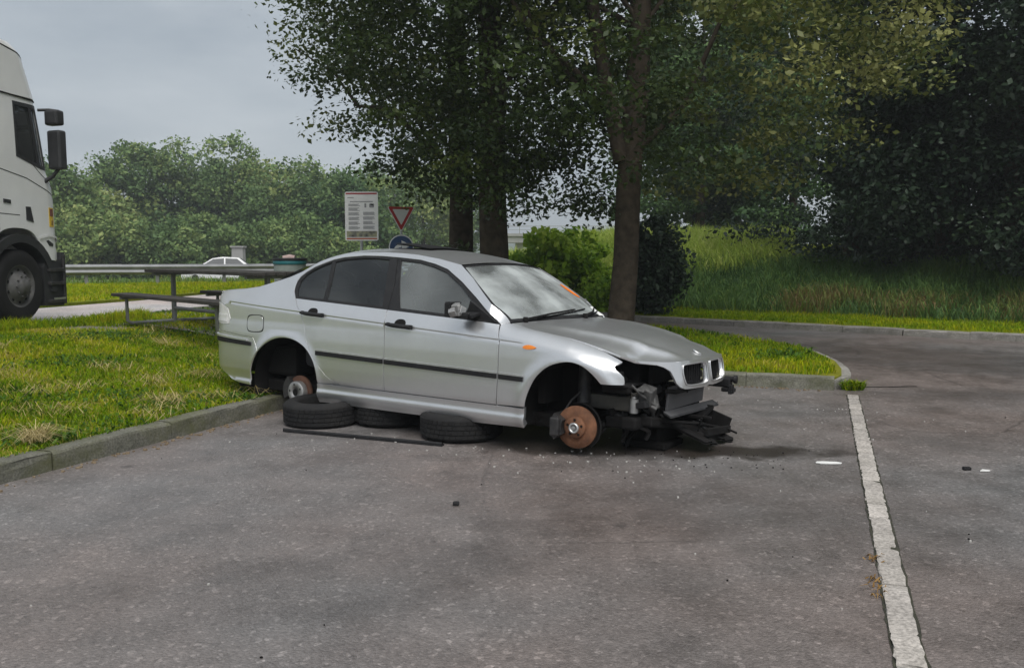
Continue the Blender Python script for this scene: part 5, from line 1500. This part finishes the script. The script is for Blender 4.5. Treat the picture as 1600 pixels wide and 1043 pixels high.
line_part('roof_seam', [(-2.2, 3.195), (-.2, 3.195), (.615, 3.175)], .018, M['seam'], .014)
line_part('fairing_seam', [(-2.2, 3.90), (-.6, 3.875), (-.19, 3.85), (.2, 3.79), (.43, 3.70)], .018, M['seam'], .014)
line_part('door_seam', [(-.40, 3.10), (-.40, 1.30)], .010, M['seam'], .002)
line_part('body_crease', [(-.5, 2.17), (-.30, 2.15), (.2, 2.065), (.6, 1.93), (.915, 1.80)], .012, M['seam'], .002)
line_part('body_crease', [(-.7, 1.56), (-.35, 1.55), (.02, 1.54)], .010, M['seam'], .002)
line_part('lower_ridge', [(.40, 1.23), (.60, 1.27), (.80, 1.24), (.94, 1.16)], .03, M['truck_white'], .022)
cab_part('door_handle', [(-.30, 1.70), (-.30, 1.75), (-.16, 1.74), (-.16, 1.69)], M['cab_black'], .012, .014, (), .06)
line_part('body_crease', [(.30, 2.30), (.52, 2.14), (.72, 2.02), (.93, 1.90)], .010, M['seam'], .002)
wing = cab_part('side_window', grow(win, .02), M['tint_glass'], -.02, .006, (), .1, None)
cab_part('window_frame', grow(win, .035), M['cab_black'], .006, .02, [grow(win, -.025)], .08)
line_part('window_divider', [(.36, 3.06), (.47, 2.27)], .05, M['cab_black'], .004)
cab_part('cab_vent', [(.15, 1.475), (.15, 1.665), (.245, 1.665), (.30, 1.45)], M['cab_black'], .008, .012, (), .06)
cab_part('side_marker', [(.56, 1.185), (.60, 1.20), (.72, 1.14), (.70, 1.105), (.62, 1.115)], M['cab_black'], .006, .012, (), .05)
st = cab_part('warning_sticker', [(.645, 1.395), (.645, 1.675), (.765, 1.67), (.765, 1.39)], mat_noise('yellow_sticker', (.62, .42, .04), (.72, .50, .06), 20, .5, 0), .004, .004, (), .06, None, (-1,))
cab_part('sticker_print', [(.662, 1.55), (.662, 1.66), (.748, 1.655), (.748, 1.545)], mat_noise('dark_red_print', (.16, .05, .04), (.24, .08, .05), 20, .5, 0), .006, .002, (), .06, st[0], (-1,))
cab_part('sticker_print', [(.69, 1.42), (.70, 1.49), (.735, 1.485), (.73, 1.415)], mat_noise('brown_print', (.20, .11, .02), (.28, .15, .03), 20, .5, 0), .006, .002, (), .06, st[0], (-1,))
# lower black: bumper corner, steps, mudguard
mb = MB().prism([(.50, .24), (.93, .22), (.985, .45), (.985, 1.02), (.93, 1.02), (.90, .905), (.545, .915), (.50, .80)], -W2 + .02, W2 - .02, 'Y')
mb.build('bumper', M['cab_black'], truck)
mb = MB()
for z in (.30, .56, .76): mb.box((.74, -W2 - .005, z), (.34, .06, .05), None, .008)
mb.box((.93, -W2 + .0, .62), (.05, .04, .74), None, .01)
mb.build('cab_step', M['dark_metal'], truck)
MB().box((.77, -W2 - .03, .335), (.26, .012, .028)).build('step_edge', M['bright_metal'], truck)
mb = MB()
for sg in (-1, 1):
    pr = [(r * math.cos(a), .54 + r * math.sin(a)) for r, aa in ((.74, np.linspace(R(-8), R(192), 22)), (.62, np.linspace(R(192), R(-8), 22))) for a in aa]
    mb.prism(pr, sg * (W2 - .30), sg * (W2 + .012), 'Y')
mb.box((-1.35, 0, .62), (1.5, 2.36, .55), None, .03); mb.box((-.2, 0, .62), (1.0, 1.5, .7), None, .03)
mb.build('mudguard', M['cab_black'], truck)
M['rim_grey'] = mat_noise('dirty_rim', (.07, .07, .07), (.17, .165, .16), 7, .55, .2, metal=.4)
def truck_wheel(x, y, sg):
    mb = MB().lathe([(.30, 0), (.40, -.015), (.48, -.01), (.505, .015), (.52, .04), (.52, .27), (.48, .30), (.30, .30)], (0, 0, 0), 'Y', 40)
    for g in (.10, .155, .21): mb.lathe([(.5205, g), (.5215, g + .004), (.5215, g + .03), (.5205, g + .034)], (0, 0, 0), 'Y', 40)
    t_ = mb.build('front_tyre', M['rubber'], truck); t_.location = (x, y, .545); t_.rotation_euler = (0, 0, 0 if sg < 0 else math.pi)
    mb = MB().lathe([(.305, .0), (.29, .0), (.275, .03), (.255, .05), (.20, .02), (.17, -.03), (.12, -.045), (.11, -.075), (0, -.08)], (0, 0, 0), 'Y', 40)
    for k in range(10):
        a = 2 * math.pi * k / 10
        mb.lathe([(.013, -.045), (.013, -.065), (0, -.066)], (.145 * math.cos(a), 0, .145 * math.sin(a)), 'Y', 6, False)
    rim = mb.build('wheel_rim', M['rim_grey'], t_)
    for k in range(10):
        a = 2 * math.pi * (k + .5) / 10
        MB().lathe([(.024, .026), (0, .0255)], (.222 * math.cos(a), 0, .222 * math.sin(a)), 'Y', 10).build('rim_hole', M['dull_black'], t_)
truck_wheel(0, -W2 + .03, -1); truck_wheel(0, W2 - .03, 1)
# twin mirrors on an arm ahead of the door
MB().tube([(.58, -1.20, 3.07), (.64, -1.34, 3.08), (.66, -1.48, 3.06)], .022, 7).build('mirror_arm', M['cab_black'], truck)
MB().tube([(.58, -1.19, 2.02), (.62, -1.24, 2.06), (.62, -1.36, 2.12), (.63, -1.46, 2.24)], [.04, .034, .026, .026], 8).build('mirror_arm', M['cab_black'], truck)
MB().box((.60, -1.44, 2.955), (.15, .24, .215), Matrix.Rotation(R(-14), 3, 'Z'), .03).build('wide_mirror', M['cab_black'], truck)
MB().box((.62, -1.45, 2.50), (.14, .24, .56), Matrix.Rotation(R(-14), 3, 'Z'), .03).build('main_mirror', M['cab_black'], truck)

# ------------------------------------------------------------------ picnic table
M['wood'] = mat_noise('weathered_wood', (.030, .028, .026), (.062, .058, .052), 6, .8, .3, spec=.25, bscale=60)
M['galv'] = mat_noise('galvanised_tube', (.17, .175, .18), (.28, .285, .29), 6, .45, .1, metal=.5)
tz = float(verge_z(np.array([-5.2]), np.array([12.5]))[0]) - .01
table = thing('picnic_table', 'grey picnic table with two attached benches on steel tube legs, standing on the left verge', 'picnic table', (-4.84, 12.36, tz), (0, 0, math.atan2(-.70, .71)))
def plank_row(name, y0, n, wd, z, x0, x1, par):
    me = MB().box((0, 0, 0), (x1 - x0, wd - .010, .042), None, .006).mesh('plank'); me.materials.append(M['wood'])
    for i in range(n):
        o = bpy.data.objects.new('plank', me); COL.objects.link(o); o.parent = par
        o.location = ((x0 + x1) / 2 + random.uniform(-.006, .006), y0 + (i - (n - 1) / 2) * wd, z + random.uniform(-.002, .002))
plank_row('plank', .0, 5, .135, .775, -.18, 2.95, table)
for sy in (-.62, .62): plank_row('plank', sy, 2, .145, .445, -.30 if sy < 0 else -.2, 2.98, table)
for x in (.0, 2.62):
    mb = MB()
    mb.box((x, 0, .39), (.07, .05, .75), None, .008); mb.box((x, 0, .735), (.06, .58, .045), None, .006)
    mb.build('table_post', M['galv'], table)
    mb = MB().tube([(x, -.02, .06), (x, -.60, .055), (x, -.66, .09), (x, -.665, .40)], .024, 8); mb.tube([(x, .02, .06), (x, .60, .055), (x, .66, .09), (x, .665, .40)], .024, 8)
    mb.box((x, -.62, .405), (.06, .26, .035), None, .005); mb.box((x, .62, .405), (.06, .26, .035), None, .005)
    mb.build('leg_frame', M['galv'], table)
MB().tube([(0, 0, .24), (2.62, 0, .24)], .026, 8).build('stretcher', M['galv'], table)
# gravelly pad under the table
MB().grid(lambda u, v: (-5.55 + 3.2 * u, 12.55 - 1.9 * u + 1.2 * (v - .3), float(verge_z(np.array([-5.55 + 3.2 * u]), np.array([12.55 - 1.9 * u + 1.2 * (v - .3)]))[0]) + .014), 10, 6).build('table_pad', mat_noise('grey_gravel', (.12, .11, .10), (.26, .25, .23), 12, .95, .8, spec=.2), kind='structure')
# ------------------------------------------------------------------ litter bin behind the boot
bx_, by_ = at(454, 15.2), 15.2
bn_ = thing('litter_bin', 'grey green litter bin with a teal band round its top, behind the car boot', 'bin', (bx_, by_, float(verge_z(np.array([bx_]), np.array([by_]))[0]) - .01), (0, 0, R(-20)))
mb = MB().lathe([(.0, .05), (.25, .05), (.265, .10), (.275, .82), (.27, .83)], (0, 0, 0), 'Z', 28)
for k in range(4): mb.box((.22 * math.cos(k * 1.571 + .78), .22 * math.sin(k * 1.571 + .78), .03), (.06, .06, .08))
mb.build('bin_body', mat_noise('grey_green_paint', (.17, .20, .18), (.25, .28, .255), 6, .6, .1), bn_)
MB().lathe([(.282, .82), (.288, .825), (.288, .885), (.282, .89)], (0, 0, 0), 'Z', 28).build('teal_band', mat_noise('teal_paint', (.015, .13, .15), (.03, .19, .21), 6, .5, .05), bn_)
MB().lathe([(.294, .885), (.298, .90), (.294, .925), (.17, .932), (.17, .90)], (0, 0, 0), 'Z', 28).build('bin_rim', M['black_plastic'], bn_)
mb = MB().tube([(-.10, -.05, .92), (0, .0, .945), (.08, .03, .925)], .05, 8)
mb.build('crumpled_wrapper', mat_noise('pink_paper', (.5, .35, .32), (.62, .48, .44), 12, .8, .2), bn_)
MB().lathe([(.281, .50), (.284, .52), (.284, .68), (.281, .70)], (0, 0, 0), 'Z', 8, True, R(-105), R(-35)).build('bin_plate', mat_noise('grey_plate', (.22, .22, .21), (.30, .30, .29), 9, .6, .1), bn_)

# ------------------------------------------------------------------ notice board
sx_, sy_ = at(567, 22.0), 22.0
sb = thing('notice_board', 'white notice board with red bands and grey printed columns, above the car roof', 'sign', (sx_, sy_, bz(sx_, sy_) - .02), (0, 0, R(-2)))
s0 = 1.4 + (393 - 376) / 1350 * 22 - bz(sx_, sy_) + .02; hb, wb = 75 / 1350 * 22, .84
def rrect(w_, h_, r, cx=0, cz=0, n=5):
    out = []
    for (x, z, a0) in ((w_ / 2 - r, h_ / 2 - r, 0), (-w_ / 2 + r, h_ / 2 - r, 90), (-w_ / 2 + r, -h_ / 2 + r, 180), (w_ / 2 - r, -h_ / 2 + r, 270)):
        out += [(cx + x + r * math.cos(R(a0 + 90 * k / n)), cz + z + r * math.sin(R(a0 + 90 * k / n))) for k in range(n + 1)]
    return out
zc = s0 + hb / 2
M['sign_white'] = mat_noise('sign_white', (.76, .76, .76), (.82, .82, .82), 3, .5, .02)
M['sign_red'] = mat_noise('sign_red', (.30, .018, .018), (.40, .03, .025), 6, .5, .02)
M['print_grey'] = mat_noise('printed_grey', (.22, .22, .24), (.34, .34, .36), 30, .6, 0)
M['sign_metal'] = mat_noise('sign_back_metal', (.30, .31, .32), (.40, .41, .42), 6, .45, .05, metal=.4)
brd = MB().prism(rrect(wb, hb, .05, 0, zc), -.012, .012, 'Y').build('board', M['sign_white'], sb)
MB().prism(rrect(wb - .05, .035, .012, 0, s0 + hb - .045), -.016, -.010, 'Y').build('red_band', M['sign_red'], brd)
MB().prism(rrect(wb - .06, .035, .012, 0, s0 + .05), -.016, -.010, 'Y').build('red_band', mat_noise('sign_orange_red', (.36, .08, .02), (.44, .12, .04), 6, .5, .02), brd)
mb = MB(); rr = random.Random(3)
mb.prism(rrect(wb - .26, .020, .004, 0, s0 + hb - .245), -.016, -.011, 'Y'); mb.prism(rrect(.16, .016, .004, -.27, s0 + hb - .145), -.016, -.011, 'Y')
for col, x in ((0, -.18), (1, .19)):
    z = s0 + hb - .31 - (.20 if col else 0)
    while z > s0 + .32:
        for j in range(rr.choice([3, 4, 4])):
            wl_ = .30 * rr.uniform(.75, 1.0); mb.prism(rrect(wl_, .011, .002, x - .15 + wl_ / 2, z), -.016, -.011, 'Y'); z -= .021
        z -= .032
mb.prism(rrect(.045, .10, .006, .10, s0 + hb - .345), -.016, -.011, 'Y'); mb.prism(rrect(.12, .10, .02, .26, s0 + hb - .345), -.0155, -.011, 'Y')
mb.build('printed_lines', M['print_grey'], brd)
mb = MB().add([(.21, -.017, s0 + hb - .32), (.31, -.017, s0 + hb - .35), (.31, -.017, s0 + hb - .325), (.25, -.017, s0 + hb - .30)], [(0, 1, 2, 3)]); mb.build('printed_symbol', M['dull_black'], brd)
def mat_photo():
    m, nt, b = new_mat('printed_landscape')
    tcn = N(nt, 'ShaderNodeTexCoord'); nz_ = N(nt, 'ShaderNodeTexNoise', Scale=7, Detail=4); nt.links.new(tcn.outputs['Object'], nz_.inputs['Vector'])
    nt.links.new(ramp(nt, [(.35, (.05, .05, .045)), (.5, (.22, .22, .17)), (.62, (.36, .36, .22)), (.75, (.30, .26, .22))], nz_.outputs['Fac']).outputs['Color'], b.inputs['Base Color'])
    b.inputs['Roughness'].default_value = .5
    return m
MB().prism(rrect(wb - .07, .15, .01, 0, s0 + .165), -.016, -.010, 'Y').build('printed_picture', mat_photo(), brd)
MB().tube([(-.02, .045, 0), (-.02, .045, s0 + hb - .1)], .038, 12).box((-.02, .02, s0 + .25), (.5, .03, .05)).box((-.02, .02, s0 + hb - .25), (.5, .03, .05)).build('post', M['sign_metal'], sb)

# ------------------------------------------------------------------ give way sign and keep right disc on one post
gx, gy = at(628, 21.5), 21.5
sg_ = thing('road_sign', 'give way triangle above a blue arrow disc on one grey post behind the car roof', 'sign', (gx, gy, bz(gx, gy) - .02), (0, 0, R(3)))
zt0 = 1.4 + (393 - 362) / 1350 * gy - bz(gx, gy); tw = .72
def tri_shape(w_, z0, r):
    hh = w_ * .866; P = [(0, z0), (w_ / 2, z0 + hh), (-w_ / 2, z0 + hh)]; c = np.mean(P, 0); out = []
    for i in range(3):
        p = np.array(P[i]); d = c - p; d /= np.linalg.norm(d); q = p + d * r * 2; a0 = math.atan2(-d[1], -d[0])
        out += [tuple(q + r * np.array([math.cos(a0 + t), math.sin(a0 + t)])) for t in np.linspace(-1.047, 1.047, 6)]
    return out
tp_ = MB().prism(tri_shape(tw, zt0, .03), -.006, .006, 'Y').build('triangle_plate', M['sign_white'], sg_); tp_.rotation_euler = (0, 0, R(24))
o_ = tri_shape(tw - .045, zt0 + .04, .026); i_ = tri_shape(tw - .27, zt0 + .175, .012)
mb = MB(); n = len(o_)
mb.add([(x, -.0095, z) for x, z in o_] + [(x, -.0095, z) for x, z in i_], [(i, (i + 1) % n, n + (i + 1) % n, n + i) for i in range(n)]); mb.build('red_border', mat_noise('give_way_red', (.42, .015, .02), (.50, .03, .03), 6, .4, .02), tp_)
zc2 = 1.4 + (393 - 385) / 1350 * gy - bz(gx, gy); rd = .31
dp = MB().prism([(rd * math.cos(t), zc2 + rd * math.sin(t)) for t in np.linspace(0, 2 * math.pi, 41)[:-1]], -.006, .006, 'Y').build('round_plate', M['sign_white'], sg_)
MB().add([(0, -.0085, zc2)] + [((rd - .028) * math.cos(t), -.0085, zc2 + (rd - .028) * math.sin(t)) for t in np.linspace(0, 2 * math.pi, 41)[:-1]], [(0, i + 1, (i + 1) % 40 + 1) for i in range(40)]).build('blue_field', mat_noise('sign_blue', (.012, .045, .13), (.018, .06, .17), 6, .4, .02), dp)
arc = [(r * math.cos(a) - .02, r * math.sin(a) - .10) for r, aa in ((.175, np.linspace(R(180), R(80), 8)), (.095, np.linspace(R(80), R(180), 8))) for a in aa]
mb = MB(); a_ = len(arc)
mb.add([(x, -.0105, zc2 + z) for x, z in arc], [(i, i + 1, a_ - 2 - i, a_ - 1 - i) for i in range(7)])
mb.add([(.0, -.0105, zc2 - .03), (.0, -.0105, zc2 + .105), (.07, -.0105, zc2 + .085), (.07, -.0105, zc2 - .015)], [(0, 1, 2, 3)]) if False else None
mb.add([(.005, -.0105, zc2 + .17), (.24, -.0105, zc2 + .045), (.015, -.0105, zc2 - .075)], [(0, 1, 2)])
mb.build('white_arrow', M['sign_white'], dp)
MB().tube([(0, .04, 0), (0, .04, zt0 + tw * .8)], .035, 12).build('post', M['sign_metal'], sg_)
MB().tube([(0, .04, zt0 + tw * .8), (0, .04, zt0 + tw * .83)], .038, 12).build('post_cap', M['black_plastic'], sg_)

# ------------------------------------------------------------------ white car on the motorway and grey pillar behind it
cy = 50.0; cx_ = at(345, cy)
wc = thing('passing_car', 'small pale car on the motorway, mostly hidden by the guard rail', 'car', (cx_, cy, bz(cx_, cy) + .04), (0, 0, R(194)))
M['pale_paint'] = mat_noise('pale_car_paint', (.55, .56, .58), (.66, .67, .68), 2, .3, .0, coat=.6)
body = [(-2.0, .30), (2.0, .28), (2.05, .62), (1.85, .82), (1.05, .95), (-1.60, 1.0), (-2.02, .92), (-2.06, .60)]
roofp = [(1.10, .95), (.35, 1.42), (-.2, 1.50), (-1.1, 1.45), (-1.65, 1.0)]
def loft_car(mb, prof, w0, w1, zlo, zhi):
    n = len(prof); vs = []
    for sgn in (-1, 1): vs += [(x, sgn * (w0 + (w1 - w0) * np.clip((z - zlo) / (zhi - zlo), 0, 1)), z) for x, z in prof]
    mb.add(vs, [tuple(range(n)), tuple(reversed(range(n, 2 * n)))] + [(i, (i + 1) % n, n + (i + 1) % n, n + i) for i in range(n)])
mb = MB(); loft_car(mb, body, .86, .80, .6, 1.0); loft_car(mb, roofp, .78, .58, .95, 1.5); mb.build('car_body', M['pale_paint'], wc)
mb = MB()
for sgn in (-1, 1):
    f = lambda x, z: (x, sgn * (.785 - .20 * np.clip((z - .95) / .55, 0, 1) + .004), z)
    mb.add([f(.92, 1.0), f(.30, 1.38), f(-.28, 1.42), f(-.28, 1.0)], [(0, 1, 2, 3)]); mb.add([f(-.36, 1.0), f(-.36, 1.42), f(-1.0, 1.39), f(-1.42, 1.04)], [(0, 1, 2, 3)])
mb.add([(1.075, -.70, .985), (1.075, .70, .985), (.40, .56, 1.405), (.40, -.56, 1.405)], [(0, 1, 2, 3)]); mb.add([(-1.64, -.68, 1.03), (-1.64, .68, 1.03), (-1.14, .54, 1.42), (-1.14, -.54, 1.42)], [(0, 1, 2, 3)])
for o_x in (0,): pass
wn = mb.build('car_windows', mat_noise('car_window_grey', (.035, .04, .045), (.06, .066, .07), 3, .3, 0, spec=.4), wc)
for x in (1.28, -1.30):
    for sgn in (-1, 1): MB().lathe([(0, -.1), (.20, -.1), (.31, -.08), (.31, .08), (.20, .1), (0, .1)], (x, sgn * .76, .31), 'Y', 20).build('wheel', M['rubber'], wc)
px__, py__ = at(359, 54.5), 56.5
pl = thing('pillar', 'stout grey concrete pillar by the motorway, right above the passing pale car', 'pillar', (px__, py__, bz(px__, py__) - .1))
MB().box((0, 0, 1.05), (.80, .7, 2.3), None, .04, .9).build('shaft', M['far_concrete'], pl); MB().box((0, 0, 2.24), (.86, .76, .12), None, .02).build('cap', M['far_concrete'], pl)

# ------------------------------------------------------------------ tyres the car is propped on
def tyre_meshes():
    r0, r1, w_ = .19, .315, .205; h_ = w_ / 2
    mb = MB().lathe([(r0, -h_ + .025), (r0 + .02, -h_ + .006), (r0 + .06, -h_), (r1 - .035, -h_ + .008), (r1 - .012, -h_ + .022), (r1 - .004, -h_ + .04), (r1 - .004, h_ - .04), (r1 - .012, h_ - .022), (r1 - .035, h_ - .008), (r0 + .06, h_), (r0 + .02, h_ - .006), (r0, h_ - .025), (r0 + .012, 0), (r0, -h_ + .025)], (0, 0, h_), 'Z', 56)
    carc = mb.mesh('carcass'); carc.materials.append(M['rubber'])
    mb = MB()
    for (z0, z1) in ((-.066, -.040), (-.032, -.006), (.004, .030), (.038, .066)):
        for k in range(44):
            a0, a1 = 2 * math.pi * k / 44 + z0 * 1.2, 2 * math.pi * (k + .93) / 44 + z0 * 1.2
            P = []
            for a in (a0, a1):
                for r in (r1 - .006, r1 + .0012):
                    for z in (z0, z1): P.append((r * math.cos(a), r * math.sin(a), h_ + z))
            mb.add(P, [(2, 3, 7, 6), (0, 2, 6, 4), (1, 5, 7, 3), (0, 1, 3, 2), (4, 6, 7, 5)])
    tread = mb.mesh('tread'); tread.materials.append(M['rubber'])
    return carc, tread
CARC, TREAD = tyre_meshes()
def tyre(label, x, y, z=0.0, tilt=(0, 0), rz=0):
    t_ = thing('tyre', label, 'tyre', (x, y, z), (tilt[0], tilt[1], rz), 'worn tyres under the car')
    put('carcass', CARC, None, t_); put('tread', TREAD, None, t_)
    return t_
tyre('black tyre lying flat under the sill behind the rear hub, leftmost of the three', -1.56, 7.03, -.004, (R(1.2), R(-.8)), .3)
tyre('black tyre lying flat in the shadow between the two nearer tyres under the car', -.99, 7.05, 0, (0, 0), 1.1)
tyre('black tyre lying flat under the front door, closest to the camera', -.385, 6.50, 0, (0, 0), 2.0)
# long black trim strip on the ground in front of the tyres
a, b = np.array([-1.78, 6.66]), np.array([-.50, 6.15])
d_ = b - a; L = np.linalg.norm(d_)
mb = MB().prism([(-.022, 0), (.024, 0), (.02, .010), (.0, .026), (-.015, .030), (-.022, .02)], -L / 2, L / 2, 'X')
for v in range(len(mb.v)): pass
o = mb.build('trim_strip', M['black_plastic'], None, 'long black plastic trim strip lying on the asphalt in front of the tyres', 'car trim')
o.location = ((a[0] + b[0]) / 2, (a[1] + b[1]) / 2, .001); o.rotation_euler = (0, 0, math.atan2(d_[1], d_[0]))

# ------------------------------------------------------------------ litter
mb = MB(); P = [(-.085, -.012), (-.06, -.03), (.02, -.028), (.075, -.02), (.088, .0), (.05, .022), (-.02, .026), (-.07, .018)]
mb.prism(P, .004, .010, 'Z')
o = mb.build('paper_scrap', M['paper'], None, 'flat white paper scrap lying left of the pale block strip', 'litter'); o.location = (2.10, 5.63, 0); o.rotation_euler = (0, 0, R(-6))
o = MB().prism([(-.03, -.01), (.02, -.015), (.04, .0), (.0, .018)], .004, .012, 'Z').build('paper_scrap', M['paper'], None, 'tiny white scrap right of the pale block strip', 'litter'); o.location = (3.02, 5.42, 0)
o = MB().box((0, 0, .012), (.035, .03, .02), None, .005).build('black_cap', M['black_plastic'], None, 'small black plastic bit on the open asphalt in front of the car', 'litter'); o.location = (-.31, 4.68, 0)
o = MB().box((0, 0, .012), (.05, .03, .02), None, .005).build('black_cap', M['black_plastic'], None, 'small black plastic bit right of the pale block strip', 'litter'); o.location = (2.93, 5.46, 0)
def crumbs(name, pts, smin, smax, mat, seed):
    rng = np.random.default_rng(seed); V, F = [], []
    for (x, y) in pts:
        s = rng.uniform(smin, smax); k = rng.integers(4, 7); b_ = len(V); a0 = rng.uniform(0, 6)
        top = [(x + s * rng.uniform(.5, 1) * math.cos(a0 + 6.283 * i / k), y + s * rng.uniform(.4, .9) * math.sin(a0 + 6.283 * i / k), .004 + s * rng.uniform(.15, .5)) for i in range(k)]
        bot = [(p[0] * 1.0, p[1], .0) for p in top]
        V += top + bot
        F += [tuple(b_ + i for i in range(k))] + [(b_ + (i + 1) % k, b_ + i, b_ + k + i, b_ + k + (i + 1) % k) for i in range(k)]
    return put(name, mesh_np(name, V, F), mat, kind='stuff')
rng = np.random.default_rng(77)
pts = [tuple(np.array([-1.6 + 3.0 * u, 6.45 - 1.0 * u]) + rng.normal(0, .22, 2)) for u in rng.random(46)] + [tuple(np.array([.7, 5.9]) + rng.normal(0, .35, 2)) for _ in range(26)] + [tuple(np.array([2.6, 7.6]) + rng.normal(0, .7, 2)) for _ in range(40)] + [(rng.uniform(-2, 6), rng.uniform(3.2, 9)) for _ in range(30)]
crumbs('glass_crumbs', pts, .004, .011, mat_noise('grey_crumbs', (.30, .29, .27), (.5, .49, .46), 30, .7, 0), 78)
pts = [tuple(C0 - KD * t_ - KN * (.02 + abs(rng.normal(0, .05)))) for t_ in rng.uniform(.2, 7.5, 240)] + [tuple(C0 + RD * t_ + np.array([-.338, -.941]) * (.02 + abs(rng.normal(0, .05)))) for t_ in rng.uniform(2, 4.5, 90)]
crumbs('gutter_debris', pts, .006, .022, mat_noise('brown_crumbs', (.11, .075, .04), (.26, .20, .13), 40, .9, 0), 79)
pts = [tuple(np.array([1.2, 5.75]) + rng.normal(0, .5, 2) * [1, .35]) for _ in range(40)] + [(rng.uniform(-2.5, 6), rng.uniform(2.6, 9)) for _ in range(24)]
crumbs('dark_grit', pts, .003, .008, M['dull_black'], 80)
# dry leaves caught along the strip
V_, F_, T_ = [], [], []
for i, s_ in enumerate([4.80, 4.86, 5.08, 5.12, 5.2, 5.26]):
    p = SA + SDIR * s_ - SNR * (.07 if i != 7 else -.05); rng = np.random.default_rng(500 + i); n = 6
    P = np.column_stack([p[0] + rng.normal(0, .022, n), p[1] + rng.normal(0, .02, n), np.full(n, .004)])
    v, f, t = blades(P, rng.uniform(.015, .035, n), np.full(n, .009), rng.uniform(1, 2.5, n), rng.random(n), rng); F_.append(f + sum(len(q_) for q_ in V_)); V_.append(v); T_.append(t)
put('dry_leaves', mesh_np('dry_leaves', np.concatenate(V_), np.concatenate(F_), False, np.concatenate(T_)), mat_leaf('brown_leaves', [(0, (.16, .09, .03)), (1, (.34, .21, .08))], .2, .8, .1), kind='stuff')
